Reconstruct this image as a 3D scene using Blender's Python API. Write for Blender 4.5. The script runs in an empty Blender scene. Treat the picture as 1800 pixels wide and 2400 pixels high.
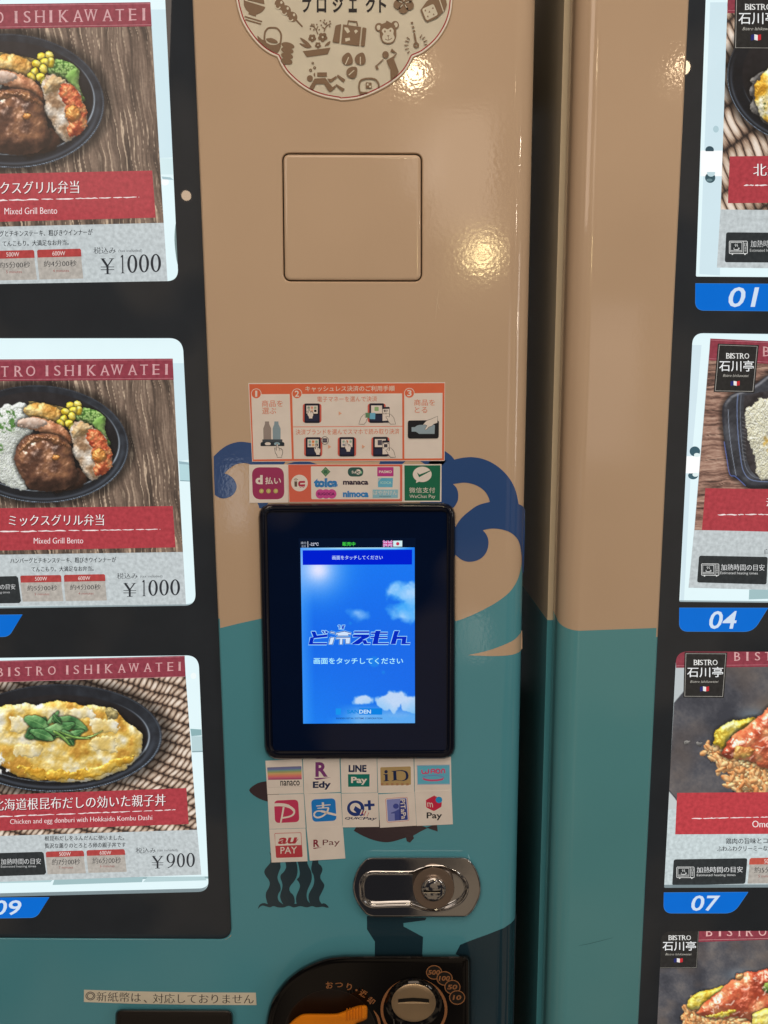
import bpy, bmesh, math, random
import numpy as np
from mathutils import Vector, Matrix
from mathutils.geometry import tessellate_polygon

random.seed(7)
SC = bpy.context.scene
COL = SC.collection

# ------------------------------------------------------------------ camera
FPX = 1803.0                       # focal length in photo pixels (1800 x 2400)
PITCH, ROLL = math.radians(8.8), math.radians(-0.35)
CAM = Vector((0.0, -0.632, 1.35))
_f = Vector((0, math.cos(PITCH), -math.sin(PITCH)))
_u = Vector((0, math.sin(PITCH), math.cos(PITCH)))
_r = Vector((1, 0, 0))
CR = math.cos(ROLL) * _r + math.sin(ROLL) * _u
CU = -math.sin(ROLL) * _r + math.cos(ROLL) * _u
cam_data = bpy.data.cameras.new('camera')
cam = bpy.data.objects.new('camera', cam_data)
COL.objects.link(cam)
cam.matrix_world = Matrix(((CR.x, CU.x, -_f.x, CAM.x), (CR.y, CU.y, -_f.y, CAM.y), (CR.z, CU.z, -_f.z, CAM.z), (0, 0, 0, 1)))
cam_data.sensor_width = 36.0
cam_data.lens = FPX / 2400.0 * 36.0
cam_data.clip_start, cam_data.clip_end = 0.02, 60.0
SC.camera = cam

# ------------------------------------------------------------------ render settings
SC.view_settings.view_transform = 'Standard'
SC.view_settings.look = 'None'
SC.view_settings.exposure = 0.0
SC.view_settings.gamma = 1.0
SC.render.engine = 'CYCLES'
SC.cycles.max_bounces = 6
SC.cycles.sample_clamp_indirect = 4.0
SC.cycles.use_denoising = True
SC.cycles.denoiser = 'OPENIMAGEDENOISE'

# ------------------------------------------------------------------ world: a dim warm interior
W = bpy.data.worlds.new('World')
SC.world = W
W.use_nodes = True
wn, wl = W.node_tree.nodes, W.node_tree.links
wn.clear()
wo = wn.new('ShaderNodeOutputWorld'); wb = wn.new('ShaderNodeBackground')
wt = wn.new('ShaderNodeTexCoord'); wz = wn.new('ShaderNodeTexNoise'); wr = wn.new('ShaderNodeValToRGB')
wz.inputs['Scale'].default_value = 4.6; wz.inputs['Detail'].default_value = 2.0
wmp = wn.new('ShaderNodeMapping'); wmp.inputs['Location'].default_value = (1.3, 0.4, 0.7)
wl.new(wt.outputs['Generated'], wmp.inputs['Vector']); wl.new(wmp.outputs['Vector'], wz.inputs['Vector']); wl.new(wz.outputs['Fac'], wr.inputs['Fac'])
wr.color_ramp.elements[0].position = 0.475; wr.color_ramp.elements[0].color = (0.035, 0.033, 0.036, 1)
wr.color_ramp.elements[1].position = 0.545; wr.color_ramp.elements[1].color = (0.36, 0.27, 0.19, 1)
wsx = wn.new('ShaderNodeSeparateXYZ'); wmr = wn.new('ShaderNodeMapRange'); wsc = wn.new('ShaderNodeVectorMath'); wsc.operation = 'SCALE'
wl.new(wt.outputs['Generated'], wsx.inputs[0]); wl.new(wsx.outputs['Z'], wmr.inputs['Value'])     # the floor of the room is darker than its walls
for _k, _v in (('From Min', -0.5), ('From Max', 0.05), ('To Min', 0.7), ('To Max', 1.0)): wmr.inputs[_k].default_value = _v
wl.new(wr.outputs['Color'], wsc.inputs[0]); wl.new(wmr.outputs['Result'], wsc.inputs['Scale'])
wl.new(wsc.outputs['Vector'], wb.inputs['Color']); wl.new(wb.outputs['Background'], wo.inputs['Surface'])
wb.inputs['Strength'].default_value = 1.0


def ray(px, py):
    return _f + CR * ((px - 900) / FPX) - CU * ((py - 1200) / FPX)


def U(px, py, y=0.0):
    """photo pixel -> point on the vertical plane at depth y"""
    d = ray(px, py)
    return CAM + d * ((y - CAM.y) / d.y)


# ------------------------------------------------------------------ lamps
def area_light(name, loc, target, sx, sy, power, color):
    l = bpy.data.lights.new(name, 'AREA'); l.shape = 'RECTANGLE'; l.size, l.size_y = sx, sy
    l.energy, l.color = power, color
    o = bpy.data.objects.new(name, l); COL.objects.link(o)
    o.location = loc
    o.rotation_euler = (Vector(target) - Vector(loc)).to_track_quat('-Z', 'Y').to_euler()
    return o


def bulb(px, py, power, radius, color, ceil=2.75):
    """a ceiling lamp in the room, at the place whose mirror image falls on this pixel of the machine fronts"""
    p = U(px, py); d = (p - CAM).normalized(); d.y = -d.y
    q = p + d * ((ceil - p.z) / d.z)
    l = bpy.data.lights.new('ceiling_lamp', 'POINT'); l.energy, l.shadow_soft_size, l.color = power, radius, color
    o = bpy.data.objects.new('ceiling_lamp', l); COL.objects.link(o); o.location = q
    return o


area_light('ceiling_panel', (0.1, -1.25, 2.85), (0.05, 0.0, 1.25), 1.6, 0.9, 18, (1.0, 0.77, 0.59))
area_light('ceiling_panel', (-1.6, -3.2, 2.8), (0, 0, 1.2), 1.2, 1.2, 15, (1.0, 0.80, 0.65))
bulb(1130, 597, 30, 0.11, (1.0, 0.78, 0.38), 2.75)
bulb(968, 172, 5.0, 0.05, (1.0, 0.80, 0.50), 2.75)
bulb(1602, 158, 1.6, 0.03, (1.0, 0.74, 0.47), 2.75)
bulb(436, 458, 0.75, 0.034, (1.0, 0.72, 0.48), 2.75)


def soft_lamp(px, py, dist, w, h, L, color):
    """lit shop fronts across the aisle, seen as soft sheens on the paint"""
    p = U(px, py); d = (p - CAM).normalized(); d.y = -d.y
    q = p + d * dist
    return area_light('shop_front', q, p, w, h, L * math.pi * w * h, color)


soft_lamp(1085, 405, 4.0, 0.34, 0.62, 2.2, (1.0, 0.80, 0.62))
soft_lamp(990, 385, 4.0, 0.20, 0.30, 1.8, (1.0, 0.84, 0.70))
soft_lamp(556, 1165, 3.5, 0.10, 0.34, 2.2, (0.86, 0.92, 1.0))
soft_lamp(1112, 1490, 3.0, 0.11, 0.2, 1.6, (1.0, 0.86, 0.72))
soft_lamp(1390, 900, 4.0, 0.5, 0.9, 0.9, (1.0, 0.84, 0.76))
area_light('gap_fill', (U(1300, 1200).x, 0.72, 1.3), (U(1320, 1200).x, 0.0, 1.25), 0.03, 1.0, 0.10, (0.92, 0.95, 1.0))  # added fill light at the rear of the gap, brightens the side wall
# lamps and lit fronts further along the arcade, to the right
for _p, _e, _r in (((2.6, -1.9, 2.45), 8, 0.05), ((3.4, -2.2, 1.75), 7, 0.06), ((2.2, -2.6, 2.2), 6, 0.05)):
    _l = bpy.data.lights.new('ceiling_lamp', 'POINT'); _l.energy, _l.shadow_soft_size, _l.color = _e, _r, (1.0, 0.84, 0.66)
    _o = bpy.data.objects.new('ceiling_lamp', _l); COL.objects.link(_o); _o.location = _p
area_light('display_glow', (1.9, -1.0, 1.45), (0.15, 0, 1.4), 0.25, 0.7, 2.6, (1.0, 0.92, 0.84))

# ------------------------------------------------------------------ colour and materials
def lin(c):
    return tuple((v / 255 / 12.92) if v / 255 <= 0.04045 else ((v / 255 + 0.055) / 1.055) ** 2.4 for v in c[:3])


# light that falls on the fronts, so that a colour seen in the photograph can be turned into the colour of the print itself
ILLUM = (0.62, 0.47, 0.38)


def alb(c):
    return tuple(min(0.86, max(0.003, v / e)) for v, e in zip(lin(c), ILLUM))


_M = {}


def nodes_of(m):
    m.use_nodes = True
    n, l = m.node_tree.nodes, m.node_tree.links
    n.clear()
    out = n.new('ShaderNodeOutputMaterial'); b = n.new('ShaderNodeBsdfPrincipled')
    l.new(b.outputs['BSDF'], out.inputs['Surface'])
    return n, l, b


def add_noise_color(n, l, b, col, scale, amt, target='Base Color', detail=4):
    tc = n.new('ShaderNodeTexCoord'); nz = n.new('ShaderNodeTexNoise'); mr = n.new('ShaderNodeMapRange'); mx = n.new('ShaderNodeVectorMath')
    nz.inputs['Scale'].default_value = scale; nz.inputs['Detail'].default_value = detail
    l.new(tc.outputs['Object'], nz.inputs['Vector']); l.new(nz.outputs['Fac'], mr.inputs['Value'])
    mr.inputs['From Min'].default_value, mr.inputs['From Max'].default_value = 0.25, 0.75
    mr.inputs['To Min'].default_value, mr.inputs['To Max'].default_value = 1 - amt, 1 + amt
    mx.operation = 'SCALE'; mx.inputs[0].default_value = col
    l.new(mr.outputs['Result'], mx.inputs['Scale']); l.new(mx.outputs['Vector'], b.inputs[target])
    return tc


def add_bump(n, l, b, tc, scale, dist, detail=1.0, strength=1.0):
    nz = n.new('ShaderNodeTexNoise'); bp = n.new('ShaderNodeBump')
    nz.inputs['Scale'].default_value = scale; nz.inputs['Detail'].default_value = detail
    l.new(tc.outputs['Object'], nz.inputs['Vector']); l.new(nz.outputs['Fac'], bp.inputs['Height'])
    bp.inputs['Distance'].default_value = dist; bp.inputs['Strength'].default_value = strength
    l.new(bp.outputs['Normal'], b.inputs['Normal'])


def vinyl(c):
    """printed wrap film over painted steel: glossy with orange peel"""
    k = ('vinyl', c)
    if k not in _M:
        m = bpy.data.materials.new('wrap_film'); n, l, b = nodes_of(m)
        tc = add_noise_color(n, l, b, alb(c), 7, 0.035)
        rn = n.new('ShaderNodeTexNoise'); rm = n.new('ShaderNodeMapRange'); rn.inputs['Scale'].default_value = 16; rn.inputs['Detail'].default_value = 5
        l.new(tc.outputs['Object'], rn.inputs['Vector']); l.new(rn.outputs['Fac'], rm.inputs['Value']); l.new(rm.outputs['Result'], b.inputs['Roughness'])
        rm.inputs['From Min'].default_value, rm.inputs['From Max'].default_value, rm.inputs['To Min'].default_value, rm.inputs['To Max'].default_value = 0.35, 0.7, 0.04, 0.13
        b.inputs['Specular IOR Level'].default_value = 0.5
        add_bump(n, l, b, tc, 330, 0.000034, 1.0)
        _M[k] = m
    return _M[k]


def ink(c):
    """print on sticker paper"""
    k = ('ink', c)
    if k not in _M:
        m = bpy.data.materials.new('sticker_print'); n, l, b = nodes_of(m)
        tc = add_noise_color(n, l, b, alb(c), 60, 0.05)
        b.inputs['Roughness'].default_value = 0.32
        b.inputs['Specular IOR Level'].default_value = 0.25
        add_bump(n, l, b, tc, 260, 0.000008, 2)
        _M[k] = m
    return _M[k]


def lit(c, amt=0.1, scale=420, gain=1.0):
    """print on translucent paper with a lamp behind it"""
    k = ('lit', c, amt, scale, gain)
    if k not in _M:
        m = bpy.data.materials.new('backlit_print'); n, l, b = nodes_of(m)
        col = tuple(v * gain for v in lin(c))
        b.inputs['Base Color'].default_value = (*(0.05 * v for v in lin(c)), 1)
        b.inputs['Roughness'].default_value = 0.12
        b.inputs['Specular IOR Level'].default_value = 0.15
        b.inputs['Emission Strength'].default_value = 1.0
        add_noise_color(n, l, b, col, scale, amt, 'Emission Color', 3)
        _M[k] = m
    return _M[k]


def screen(c):
    return lit(c, 0.01, 50)


def plastic(c, rough=0.25, bump=0.00002, spec=0.5, name='plastic', bscale=600):
    k = ('pl', c, rough, bump, spec)
    if k not in _M:
        m = bpy.data.materials.new(name); n, l, b = nodes_of(m)
        tc = add_noise_color(n, l, b, lin(c), 30, 0.08)
        b.inputs['Roughness'].default_value = rough
        b.inputs['Specular IOR Level'].default_value = spec
        if bump: add_bump(n, l, b, tc, bscale, bump, 2)
        _M[k] = m
    return _M[k]


def metal(c, rough=0.06, aniso=0.0, name='chrome'):
    k = ('me', c, rough, aniso)
    if k not in _M:
        m = bpy.data.materials.new(name); n, l, b = nodes_of(m)
        tc = add_noise_color(n, l, b, lin(c), 40, 0.06)
        b.inputs['Metallic'].default_value = 1.0
        b.inputs['Roughness'].default_value = rough
        b.inputs['Anisotropic'].default_value = aniso
        add_bump(n, l, b, tc, 90, 0.00002, 2)
        _M[k] = m
    return _M[k]


def photo_mat(lit_up=True, gain=1.0):
    k = ('photo', gain)
    if k not in _M:
        m = bpy.data.materials.new('printed_photo'); n, l, b = nodes_of(m)
        at = n.new('ShaderNodeAttribute'); at.attribute_name = 'print_color'
        tc = n.new('ShaderNodeTexCoord'); nz = n.new('ShaderNodeTexNoise'); mr = n.new('ShaderNodeMapRange'); mx = n.new('ShaderNodeVectorMath')
        nz.inputs['Scale'].default_value = 700; nz.inputs['Detail'].default_value = 2
        l.new(tc.outputs['Object'], nz.inputs['Vector']); l.new(nz.outputs['Fac'], mr.inputs['Value'])
        mr.inputs['To Min'].default_value, mr.inputs['To Max'].default_value = 0.93 * gain, 1.07 * gain
        mx.operation = 'SCALE'; l.new(at.outputs['Color'], mx.inputs[0]); l.new(mr.outputs['Result'], mx.inputs['Scale'])
        l.new(mx.outputs['Vector'], b.inputs['Emission Color'])
        b.inputs['Emission Strength'].default_value = 1.0
        b.inputs['Base Color'].default_value = (0.02, 0.02, 0.02, 1)
        b.inputs['Roughness'].default_value = 0.12
        b.inputs['Specular IOR Level'].default_value = 0.12
        _M[k] = m
    return _M[k]


BLACKP = plastic((20, 20, 21), 0.12, 0.00001, name='black_plastic')
MASK = plastic((54, 62, 72), 0.012, 0, 0.4, name='black_glass')

# ------------------------------------------------------------------ object helpers
def thing(name, label, cat, loc=(0, 0, 0), group=None):
    o = bpy.data.objects.new(name, None); COL.objects.link(o)
    o.location = loc; o.empty_display_size = 0.02
    o['label'] = label; o['category'] = cat
    if group: o['group'] = group
    return o


def tag(o, label, cat, group=None):
    o['label'] = label; o['category'] = cat
    if group: o['group'] = group
    return o


def mesh_obj(name, verts, faces, mats, midx=None, parent=None, smooth=None):
    me = bpy.data.meshes.new(name)
    off = Vector(parent_loc(parent)) if parent is not None else Vector((0, 0, 0))
    me.from_pydata([tuple(Vector(v) - off) for v in verts], [], faces)
    for m in mats: me.materials.append(m)
    if midx is not None: me.polygons.foreach_set('material_index', midx)
    me.update()
    if smooth is not None:
        me.shade_smooth(); me.set_sharp_from_angle(angle=math.radians(smooth))
    o = bpy.data.objects.new(name, me); COL.objects.link(o)
    if parent is not None: o.parent = parent
    return o


def parent_loc(p):
    v = Vector((0, 0, 0))
    while p is not None:
        v += Vector(p.location); p = p.parent
    return v


# ------------------------------------------------------------------ 2-D shape tools
def cr(pts, n=6, closed=True):
    """smooth curve through the points"""
    P = [np.array(p, float) for p in pts]; N = len(P); out = []
    rng = range(N) if closed else range(N - 1)
    for i in rng:
        g = (lambda j: P[j % N]) if closed else (lambda j: P[min(max(j, 0), N - 1)])
        p0, p1, p2, p3 = g(i - 1), g(i), g(i + 1), g(i + 2)
        for k in range(n):
            t = k / n
            out.append(tuple(0.5 * ((2 * p1) + (-p0 + p2) * t + (2 * p0 - 5 * p1 + 4 * p2 - p3) * t * t + (-p0 + 3 * p1 - 3 * p2 + p3) * t ** 3)))
    if not closed: out.append(tuple(P[-1]))
    return out


def ell(cx, cy, rx, ry=None, n=32, rot=0.0, a0=0.0, a1=360.0):
    ry = rx if ry is None else ry
    full = abs(a1 - a0) >= 360
    c, s = math.cos(rot), math.sin(rot); out = []
    for i in range(n if full else n + 1):
        a = math.radians(a0 + (a1 - a0) * i / n)
        x, y = rx * math.cos(a), ry * math.sin(a)
        out.append((cx + c * x - s * y, cy + s * x + c * y))
    return out


def rrect_quad(q, r, n=5):
    """rounded quad; q = four corners in order, r = radius (one number or four)"""
    rs = r if isinstance(r, (list, tuple)) else [r] * 4
    out = []
    for i in range(4):
        p = np.array(q[i], float); a = np.array(q[i - 1], float); b = np.array(q[(i + 1) % 4], float)
        if rs[i] <= 0: out.append(tuple(p)); continue
        da, db = (a - p) / np.linalg.norm(a - p), (b - p) / np.linalg.norm(b - p)
        s, e = p + da * rs[i], p + db * rs[i]
        for k in range(n + 1):
            t = k / n; w = 0.14
            q1 = (1 - t) ** 2 * s + 2 * t * (1 - t) * (p * 0.9 + 0.1 * (s + e) / 2) + t * t * e
            out.append(tuple(q1))
    return out


def rrect(x0, y0, x1, y1, r=0.0, n=5):
    return rrect_quad([(x0, y0), (x1, y0), (x1, y1), (x0, y1)], r, n)


def inset(pts, d):
    """move a closed outline inwards by d"""
    P = np.array(pts, float); N = len(P)
    area = 0.5 * np.sum(P[:, 0] * np.roll(P[:, 1], -1) - np.roll(P[:, 0], -1) * P[:, 1])
    t = np.roll(P, -1, 0) - np.roll(P, 1, 0)
    t /= np.maximum(np.linalg.norm(t, axis=1, keepdims=True), 1e-9)
    nrm = np.stack([-t[:, 1], t[:, 0]], 1) * (1 if area > 0 else -1)
    return [tuple(p) for p in P + nrm * d]


def resample(pts, n, start=None):
    P = np.array(pts, float)
    if start is not None:
        k = int(np.argmin(np.linalg.norm(P - np.array(start), axis=1))); P = np.roll(P, -k, 0)
    Q = np.vstack([P, P[:1]]); s = np.concatenate([[0], np.cumsum(np.linalg.norm(np.diff(Q, axis=0), axis=1))])
    t = np.linspace(0, s[-1], n, endpoint=False)
    return [(float(np.interp(v, s, Q[:, 0])), float(np.interp(v, s, Q[:, 1]))) for v in t]


def stroke_loop(pts, w, closed=False):
    P = np.array(pts, float); N = len(P)
    if closed: t = np.roll(P, -1, 0) - np.roll(P, 1, 0)
    else:
        t = np.empty_like(P); t[1:-1] = P[2:] - P[:-2]; t[0] = P[1] - P[0]; t[-1] = P[-1] - P[-2]
    t /= np.maximum(np.linalg.norm(t, axis=1, keepdims=True), 1e-9)
    nr = np.stack([-t[:, 1], t[:, 0]], 1)
    ws = np.array(w, float).reshape(-1, 1) if not np.isscalar(w) else w
    return P + nr * ws / 2, P - nr * ws / 2


# ------------------------------------------------------------------ type
_tc = bpy.data.curves.new('type', 'FONT'); _to = bpy.data.objects.new('type', _tc); COL.objects.link(_to)
_tc.resolution_u = 3
_TX = {}


def glyphs(s, off):
    k = (s, off)
    if k not in _TX:
        _tc.body = s; _tc.offset = off
        dg = bpy.context.evaluated_depsgraph_get(); dg.update()
        ev = _to.evaluated_get(dg); m = ev.to_mesh()
        v = np.array([(p.co.x, p.co.y) for p in m.vertices]) if len(m.vertices) else np.zeros((1, 2))
        f = [tuple(p.vertices) for p in m.polygons]
        ev.to_mesh_clear()
        _TX[k] = (v, f)
    return _TX[k]


class Zoom:
    """coordinates as read off an enlarged part of the photograph"""
    def __init__(self, x0, y0, s): self.x0, self.y0, self.s = x0, y0, s
    def __call__(self, x, y): return (self.x0 + x / self.s, self.y0 + y / self.s)
    def pts(self, P): return [self(*p) for p in P]


PX = Zoom(0, 0, 1.0)
G = Zoom(0, 0, 1659 / 1800)
Z1 = Zoom(0, 0, 3.2521); Z2 = Zoom(0, 760, 2.9625); Z3 = Zoom(0, 1480, 2.4036); Z4 = Zoom(480, 0, 2.5922)
Z5 = Zoom(460, 860, 2.07375); Z6 = Zoom(460, 1160, 2.0232); Z7 = Zoom(500, 1740, 2.1829); Z8 = Zoom(160, 2060, 1.5082)
Y1 = Zoom(1500, 0, 2.99); Y2 = Zoom(1500, 740, 2.91); Y3 = Zoom(1500, 1480, 2.4033)
Y4 = Zoom(1100, 0, 2.765); Y5 = Zoom(1100, 800, 2.765); Y6 = Zoom(1000, 1600, 2.765)
E1 = Zoom(540, 0, 5.925); E2 = Zoom(790, 0, 5.53)
I1 = Zoom(580, 890, 6.9125); I2 = Zoom(800, 890, 6.636); PB = Zoom(580, 1080, 3.5298)
LK = Zoom(820, 1990, 5.184); CN = Zoom(620, 2200, 3.190); SW = Zoom(580, 1980, 7.541)
SCN = Zoom(690, 1420, 5.53); SB = Zoom(690, 1250, 5.53); WV1 = Zoom(480, 1020, 6.9125); WV2 = Zoom(1020, 1040, 4.254)
S4 = Zoom(610, 1770, 6.636); S5 = Zoom(840, 1770, 6.9125); NT = Zoom(180, 2280, 3.6065); R8 = Zoom(1560, 1900, 4.425)


class Print:
    """flat artwork: layers of shapes on one surface, built as one mesh"""
    STEP = 0.000005

    def __init__(self, z=PX, y=0.0, kind=ink, surf=None):
        self.z, self.y, self.kind, self.layer = z, y, kind, 0
        self.surf = surf or (lambda px, py, off: U(px, py, self.y - off))
        self.V, self.F, self.MI, self.mats = [], [], [], []

    def mi(self, c):
        m = c if isinstance(c, bpy.types.Material) else self.kind(tuple(c))
        if m not in self.mats: self.mats.append(m)
        return self.mats.index(m)

    def _add(self, P2, faces, c, z=None, raw=False):
        z = z or self.z; off = self.layer * self.STEP; b = len(self.V); k = self.mi(c)
        self.V += [self.surf(*(z(*p) if not raw else p), off) for p in P2]
        for f in faces:
            g = [b + i for i in f]
            a, e, h = (self.V[g[0]], self.V[g[1]], self.V[g[2]])
            if (e - a).cross(h - a).y > 0: g.reverse()
            self.F.append(g); self.MI.append(k)

    def poly(self, pts, c, holes=(), z=None, same=False):
        if not same: self.layer += 1
        loops = [list(pts)] + [list(h) for h in holes]
        flat = [p for lp in loops for p in lp]
        tris = tessellate_polygon([[Vector((p[0], p[1], 0)) for p in lp] for lp in loops])
        self._add(flat, [t for t in tris if len(set(t)) == 3], c, z)
        return self

    def slab(self, pts, c, t, z=None):
        """a piece of card or sheet: face and edges"""
        self.poly(pts, c, z=z)
        zz = z or self.z; off = self.layer * self.STEP; b = len(self.V); n = len(pts); k = self.mi(c)
        px = [zz(*p) for p in pts]
        fr = [self.surf(*p, off) for p in px]
        self.V += fr + [v + Vector((0, t, 0)) for v in fr]
        for i in range(n):
            j = (i + 1) % n
            self.F.append([b + i, b + j, b + n + j, b + n + i]); self.MI.append(k)
        return self

    def stroke(self, pts, w, c, closed=False, z=None, same=False):
        if not same: self.layer += 1
        a, b = stroke_loop(pts, w, closed); n = len(a)
        P = [tuple(p) for p in a] + [tuple(p) for p in b]
        F = [[i, (i + 1) % n, n + (i + 1) % n, n + i] for i in range(n if closed else n - 1)]
        self._add(P, F, c, z)
        return self

    def text(self, s, x0, y0, x1, y1, c, k=0.0, h=0.0, bold=0.0, mincho=0.0, z=None, rot=0.0):
        """ink box (x0,y0)-(x1,y1); k = rise of the line, h = slant, mincho = extra width of the upright strokes"""
        self.layer += 1
        v, f = glyphs(s, bold)
        mn, mxx = v.min(0), v.max(0); sz = np.maximum(mxx - mn, 1e-6)
        u = (v - mn) / sz
        passes = [0.0] if not mincho else [-mincho, 0.0, mincho]
        em = (x1 - x0) / sz[0]
        for q, dx in enumerate(passes):
            if q: self.layer += 0.4
            X = x0 + u[:, 0] * (x1 - x0) + dx * em
            Y = y1 - u[:, 1] * (y1 - y0)
            xc, yc = (x0 + x1) / 2, (y0 + y1) / 2
            X2 = X - h * (Y - yc); Y2_ = Y + k * (X - xc)
            if rot:
                cs, sn = math.cos(rot), math.sin(rot); A, B = X2 - xc, Y2_ - yc
                X2, Y2_ = xc + cs * A - sn * B, yc + sn * A + cs * B
            self._add(list(zip(X2.tolist(), Y2_.tolist())), f, c, z)
        return self

    def build(self, name, parent=None, cuts=None):
        if cuts is None: return mesh_obj(name, self.V, self.F, self.mats, self.MI, parent)
        return mesh_obj(name, self.V, self.F, self.mats, self.MI, parent)


SERIF = {'I': 'tm bm', 'T': 'bm', 'H': 'tl tr bl br', 'K': 'tl tr bl br', 'R': 'tl bl br', 'B': 'tl bl', 'A': 'bl br', 'W': 'tl tr tm', 'E': 'tl bl'}
AW = {'I': 0.16, 'S': 0.58, 'T': 0.74, 'R': 0.72, 'O': 0.86, 'B': 0.66, 'H': 0.82, 'K': 0.76, 'A': 0.80, 'W': 1.12, 'E': 0.62}


def roman(P, items, y0, y1, c, k=0.0, xref=0.0, z=None, w=1.0, thin=-0.012):
    """spaced roman capitals: thin strokes, heavier uprights, serifs; items = (letter, centre x)"""
    H = y1 - y0
    for ch, xc in items:
        if ch == ' ': continue
        dy = k * (xc - xref); ww = AW[ch] * H * w
        sw = 0.055 * H
        P.text(ch, xc - ww / 2, y0 + dy, xc + ww / 2, y1 + dy, c, k=k, bold=thin, mincho=0.02, z=z)
        for t in SERIF.get(ch, '').split():
            sx = {'l': xc - ww / 2 + 0.08 * H, 'm': xc, 'r': xc + ww / 2 - 0.08 * H}[t[1]]
            sy = (y0 if t[0] == 't' else y1) + dy
            P.poly([(sx - 0.15 * H, sy - sw / 2), (sx + 0.15 * H, sy - sw / 2), (sx + 0.15 * H, sy + sw / 2), (sx - 0.15 * H, sy + sw / 2)], c, z=z)


def spread(s, x0, x1):
    """letters of s at even advance between the centres x0 and x1"""
    n = len(s)
    return [(ch, x0 + (x1 - x0) * i / (n - 1)) for i, ch in enumerate(s)]


def roman_fit(P, s, x0, y0, x1, y1, c, k=0.0, z=None):
    ws = [AW.get(ch, 0.4) + 0.12 for ch in s]; tot = sum(ws); x = 0; it = []
    H = y1 - y0; scale = (x1 - x0) / (tot * H)
    for ch, w in zip(s, ws):
        it.append((ch, x0 + (x + w / 2) * H * scale)); x += w
    roman(P, it, y0, y1, c, k, (x0 + x1) / 2, z, w=scale, thin=-0.006)


def price(P, digits, boxes, yen, c, k=0.0):
    """old-style price figures with thick and thin strokes"""
    for ch, (x0, y0, x1, y1) in zip(digits, boxes):
        w, h = x1 - x0, y1 - y0; cx, cy = (x0 + x1) / 2, (y0 + y1) / 2
        if ch == '0':
            P.poly(ell(cx, cy, w / 2, h / 2), c, holes=[ell(cx, cy, w * 0.25, h * 0.44)])
        elif ch == '1':
            P.poly([(cx - w * .1, y0), (cx + w * .1, y0), (cx + w * .1, y1 - h * .05), (cx + w * .3, y1 - h * .02), (cx + w * .3, y1), (cx - w * .3, y1), (cx - w * .3, y1 - h * .02), (cx - w * .1, y1 - h * .05), (cx - w * .1, y0 + h * .13), (cx - w * .32, y0 + h * .13), (cx - w * .32, y0 + h * .1)], c)
        elif ch == '9':
            P.poly(ell(cx, y0 + h * .33, w / 2, h * .33), c, holes=[ell(cx, y0 + h * .33, w * .28, h * .28)])
            P.stroke(cr([(x1 - w * .1, y0 + h * .3), (x1 - w * .12, y0 + h * .55), (cx + w * .1, y0 + h * .84), (x0 + w * .15, y0 + h * .98)], 6, False), [w * .2] * 7 + [w * .16] * 6 + [w * .1] * 6, c)
    x0, y0, x1, y1 = yen; w, h = x1 - x0, y1 - y0; cx = (x0 + x1) / 2
    P.stroke([(x0 + w * .12, y0), (cx, y0 + h * .5)], w * .17, c)
    P.stroke([(x1 - w * .12, y0), (cx, y0 + h * .5)], w * .09, c)
    P.poly([(cx - w * .08, y0 + h * .48), (cx + w * .08, y0 + h * .48), (cx + w * .08, y1), (cx - w * .08, y1)], c)
    for a, b, yy in ((0, .36, 0), (.64, 1, 0), (.28, .72, 1)):
        P.poly([(x0 + w * a, y0 + h * yy - h * .02), (x0 + w * b, y0 + h * yy - h * .02), (x0 + w * b, y0 + h * yy + h * .02), (x0 + w * a, y0 + h * yy + h * .02)], c)
    for yy in (.52, .7):
        P.poly([(x0, y0 + h * yy), (x1, y0 + h * yy), (x1, y0 + h * (yy + .045)), (x0, y0 + h * (yy + .045))], c)


def brush_line(P, x0, y0, x1, y1, w, c, seed=1, taper=True):
    """a dry brush stroke, broken towards its end"""
    rnd = random.Random(seed); x = x0; L = x1 - x0
    while x < x1:
        f = (x - x0) / L
        seg = rnd.uniform(0.05, 0.12) * L * (1 - 0.5 * f if taper else 1)
        xe = min(x + seg, x1); n = 5; pts, ws = [], []
        for i in range(n):
            t = i / (n - 1); xx = x + (xe - x) * t
            pts.append((xx, y0 + (y1 - y0) * (xx - x0) / L + rnd.uniform(-.18, .18) * w))
            ws.append(w * rnd.uniform(.55, 1.0) * (0.35 if i in (0, n - 1) else 1) * (1 - .4 * f))
        P.stroke(pts, ws, c)
        x = xe + (rnd.uniform(-0.004, 0.012) * L)


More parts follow.
